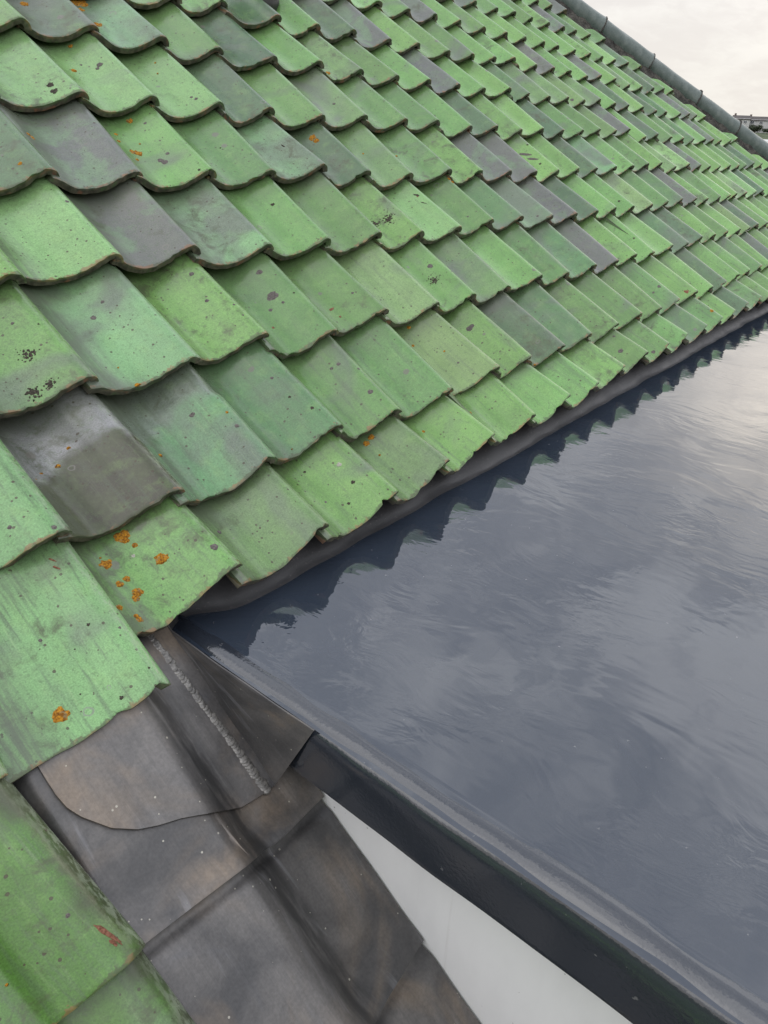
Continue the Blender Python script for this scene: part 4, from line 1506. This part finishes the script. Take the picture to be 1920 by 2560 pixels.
# ------------------------------------------------------------------ what shows beyond the hip: a street on the hillside
M_WHITEW = make_simple("white_render", (0.42, 0.42, 0.42), (0.50, 0.50, 0.50), .6, .8)
M_BRICKW = make_simple("red_brown_brickwork", (0.10, 0.078, 0.07), (0.14, 0.105, 0.095), 2, .9)
M_SLATE = make_simple("brown_grey_slates", (0.050, 0.043, 0.042), (0.075, 0.066, 0.064), 1.2, .8)
M_GLASS = make_simple("dark_window_glass", (0.06, 0.07, 0.08), (0.10, 0.11, 0.13), 1, .1)
M_FRAME = make_simple("white_window_frames", (0.75, 0.75, 0.75), (0.8, 0.8, 0.8), 1, .5)
M_BARK = make_simple("grey_brown_bark", (0.05, 0.042, 0.035), (0.10, 0.085, 0.07), 3, .95)
M_LEAF = make_simple("dark_leaves", (0.022, 0.036, 0.018), (0.05, 0.065, 0.032), 1.5, .8)
M_CARP = make_simple("white_car_paint", (0.74, 0.75, 0.76), (0.78, 0.79, 0.80), 2, .25)
M_TYRE = make_simple("black_tyre", (0.02, 0.02, 0.02), (0.03, 0.03, 0.03), 5, .8)


def polar(az, d):
    x, y = CAM_POS.x + d * math.cos(R(az)), CAM_POS.y + d * math.sin(R(az))
    return x, y, float(ground_z(np.array(x), np.array(y)))


def place(o, az, d, turn, dz=0.0):
    x, y, z = polar(az, d)
    o.location = (x, y, z + dz)
    o.rotation_euler = (0, 0, R(az + turn))


def local_mesh(name, V, F, m, parent, loc=(0, 0, 0), **kw):
    me = bpy.data.meshes.new(name)
    me.from_pydata([tuple(map(float, v)) for v in V], [], [tuple(map(int, f)) for f in F])
    me.update()
    me.materials.append(m)
    o = bpy.data.objects.new(name, me)
    o.location = loc
    return link(o, parent)


def terrace(name, label, az, d, wdt, dep, hgt, rf, wins, turn=0, group=None):
    """gabled house; local x runs along the front, the front faces -y"""
    t = thing(name, label, "house", group=group)
    a = Acc()
    a.box((-wdt / 2, -dep / 2, -2.5), (wdt / 2, dep / 2, hgt))
    a.add([(-wdt / 2, -dep / 2, hgt), (-wdt / 2, dep / 2, hgt), (-wdt / 2, 0, hgt + rf - .1), (wdt / 2, -dep / 2, hgt), (wdt / 2, dep / 2, hgt), (wdt / 2, 0, hgt + rf - .1)], [(0, 2, 1), (3, 4, 5), (0, 3, 5, 2), (1, 2, 5, 4)])
    V, F = a.get()
    local_mesh("wall", V, F, M_WHITEW, t)
    o_ = .3
    V, F = [], []
    for sgn in (-1, 1):
        b = len(V)
        for dz in (0.0, .14):
            V += [(-wdt / 2 - o_, sgn * (dep / 2 + o_), hgt - .25 + dz), (wdt / 2 + o_, sgn * (dep / 2 + o_), hgt - .25 + dz), (wdt / 2 + o_, 0, hgt + rf + dz), (-wdt / 2 - o_, 0, hgt + rf + dz)]
        F += [(b, b + 1, b + 2, b + 3), (b + 4, b + 5, b + 6, b + 7), (b, b + 1, b + 5, b + 4), (b + 1, b + 2, b + 6, b + 5), (b + 3, b, b + 4, b + 7)]
    rfo = local_mesh("roof", V, F, M_SLATE, t)
    a = Acc()
    a.box((-wdt / 2 + .2, -.3, hgt + rf - .6), (-wdt / 2 + .8, .3, hgt + rf + .7))
    V, F = a.get()
    local_mesh("chimney", V, F, M_BRICKW, rfo)
    for (wx, wz, ww, wh) in wins:
        fr = local_mesh("window", *box((wx - ww / 2 - .08, -dep / 2 - .05, wz - wh / 2 - .08), (wx + ww / 2 + .08, -dep / 2 - .002, wz + wh / 2 + .08)), M_FRAME, t)
        local_mesh("pane", *box((wx - ww / 2, -dep / 2 - .07, wz - wh / 2), (wx - .04, -dep / 2 - .052, wz + wh / 2)), M_GLASS, fr)
        local_mesh("pane", *box((wx + .04, -dep / 2 - .07, wz - wh / 2), (wx + ww / 2, -dep / 2 - .052, wz + wh / 2)), M_GLASS, fr)
    place(t, az, d, turn)
    t.rotation_euler = (0, 0, R(az - 90 + turn))
    return t


W2 = [(-2.2, 3.9, 1.3, 1.1), (1.6, 3.9, 1.3, 1.1), (-2.2, 1.3, 1.6, 1.2), (1.4, 1.3, .9, 1.9)]
def build_tree(name, label, az, d, h, wdt, n, seed, group):
    q = random.Random(seed)
    t = thing(name, label, "tree", group=group)
    V, F = [], []

    def limb(p0, p1, r0, r1):
        b = len(V)
        dd = (Vector(p1) - Vector(p0)).normalized()
        e1 = dd.orthogonal().normalized()
        e2 = dd.cross(e1)
        for p, rr in ((p0, r0), (p1, r1)):
            for i in range(6):
                a = i / 6 * 6.283
                V.append(tuple(Vector(p) + (e1 * math.cos(a) + e2 * math.sin(a)) * rr))
        for i in range(6):
            F.append((b + i, b + (i + 1) % 6, b + 6 + (i + 1) % 6, b + 6 + i))
    limb((0, 0, -.3), (0, 0, h * .4), .16, .10)
    ends = []
    for _ in range(14):
        a = q.uniform(0, 6.283)
        e = (math.cos(a) * wdt * q.uniform(.2, .5), math.sin(a) * wdt * q.uniform(.2, .5), h * q.uniform(.45, .98))
        s0 = (0, 0, h * q.uniform(.18, .4))
        limb(s0, e, .05, .012)
        ends.append(e)
    local_mesh("trunk", V, F, M_BARK, t)
    V, F = [], []
    for _ in range(n):
        e = q.choice(ends)
        p = Vector(e) + Vector((q.gauss(0, .17) * wdt, q.gauss(0, .17) * wdt, q.gauss(0, .10) * h))
        r_ = q.uniform(.08, .22)
        nrm = Vector((q.gauss(0, 1), q.gauss(0, 1), q.gauss(0, 1))).normalized()
        e1 = nrm.orthogonal().normalized() * r_
        e2 = nrm.cross(e1)
        b = len(V)
        V.extend([tuple(p - e1), tuple(p - e2 * .6), tuple(p + e1), tuple(p + e2 * .6)])
        F.append((b, b + 1, b + 2, b + 3))
    local_mesh("crown", V, F, M_LEAF, t)
    place(t, az, d, 0)


def build_car(label, az, d, yaw):
    c = thing("parked_car", label, "car", group="white cars parked below the houses")
    prof = [(-2.15, .35), (-2.2, .75), (-2.0, .95), (-1.35, 1.02), (-.75, 1.42), (.75, 1.45), (1.45, 1.0), (2.1, .88), (2.18, .35)]
    V, F = [], []
    for y in (-.85, .85):
        for (x, z) in prof:
            V.append((x, y * (.82 if z > 1.2 else 1), z))
    n = len(prof)
    F = [tuple(range(n)), tuple(range(2 * n - 1, n - 1, -1))] + [((i + 1) % n, i, n + i, n + (i + 1) % n) for i in range(n)]
    local_mesh("body", V, F, M_CARP, c)
    for y in (-.80, .80):
        yy = y * .98
        V = [(-1.2, yy * 1.045, 1.03), (1.2, yy * 1.045, 1.03), (.68, yy * .885, 1.38), (-.66, yy * .885, 1.36)]
        V += [(a, b * .97, h) for a, b, h in V]
        local_mesh("window", V, [(0, 1, 2, 3), (7, 6, 5, 4), (0, 4, 5, 1), (1, 5, 6, 2), (2, 6, 7, 3), (3, 7, 4, 0)], M_GLASS, c)
    for x in (-1.35, 1.35):
        for y in (-.8, .8):
            a = Acc()
            lathe(a, [(.01, -.1), (.30, -.1), (.32, -.06), (.32, .06), (.30, .1), (.01, .1)], (x, y, .32), (0, 1, .0001), 16)
            V, F = a.get()
            local_mesh("wheel", V, F, M_TYRE, c)
    place(c, az, d, yaw)
    c.location.z += .02


terrace("terraced_house", "small white house with brown roof just beside the end of the ridge", 15.72, 300, 5.2, 7, 4.0, .9, [(-1.2, 3.0, .9, .8), (1.2, 3.0, .9, .8)], 4, "white houses on the far hillside")
terrace("terraced_house", "longer white house with brown roof at the right edge of the view", 13.75, 306, 16.5, 7, 3.75, .95, [(-6.4, 2.9, 1.1, .8), (-3.6, 2.9, 1.0, .8), (-.6, 2.9, 1.1, .8), (2.6, 2.9, 1.0, .8), (5.8, 2.9, 1.1, .8)], -6, "white houses on the far hillside")
build_tree("garden_tree", "dark bushy tree in front of the far white houses", 14.75, 272, 2.4, 2.6, 2200, 3, "trees below the far houses")
build_tree("garden_tree", "lower dark bush beside the tall tree near the far houses", 15.25, 276, 1.7, 3.0, 1400, 8, "trees below the far houses")
build_tree("garden_tree", "spreading dark bush under the longer white house", 13.9, 288, 1.3, 3.2, 1200, 13, "trees below the far houses")
build_car("white car parked on the hillside nearest the ridge end", 13.75, 208, 82)
build_car("white car parked further back, half hidden by the ridge", 14.0, 217, 95)
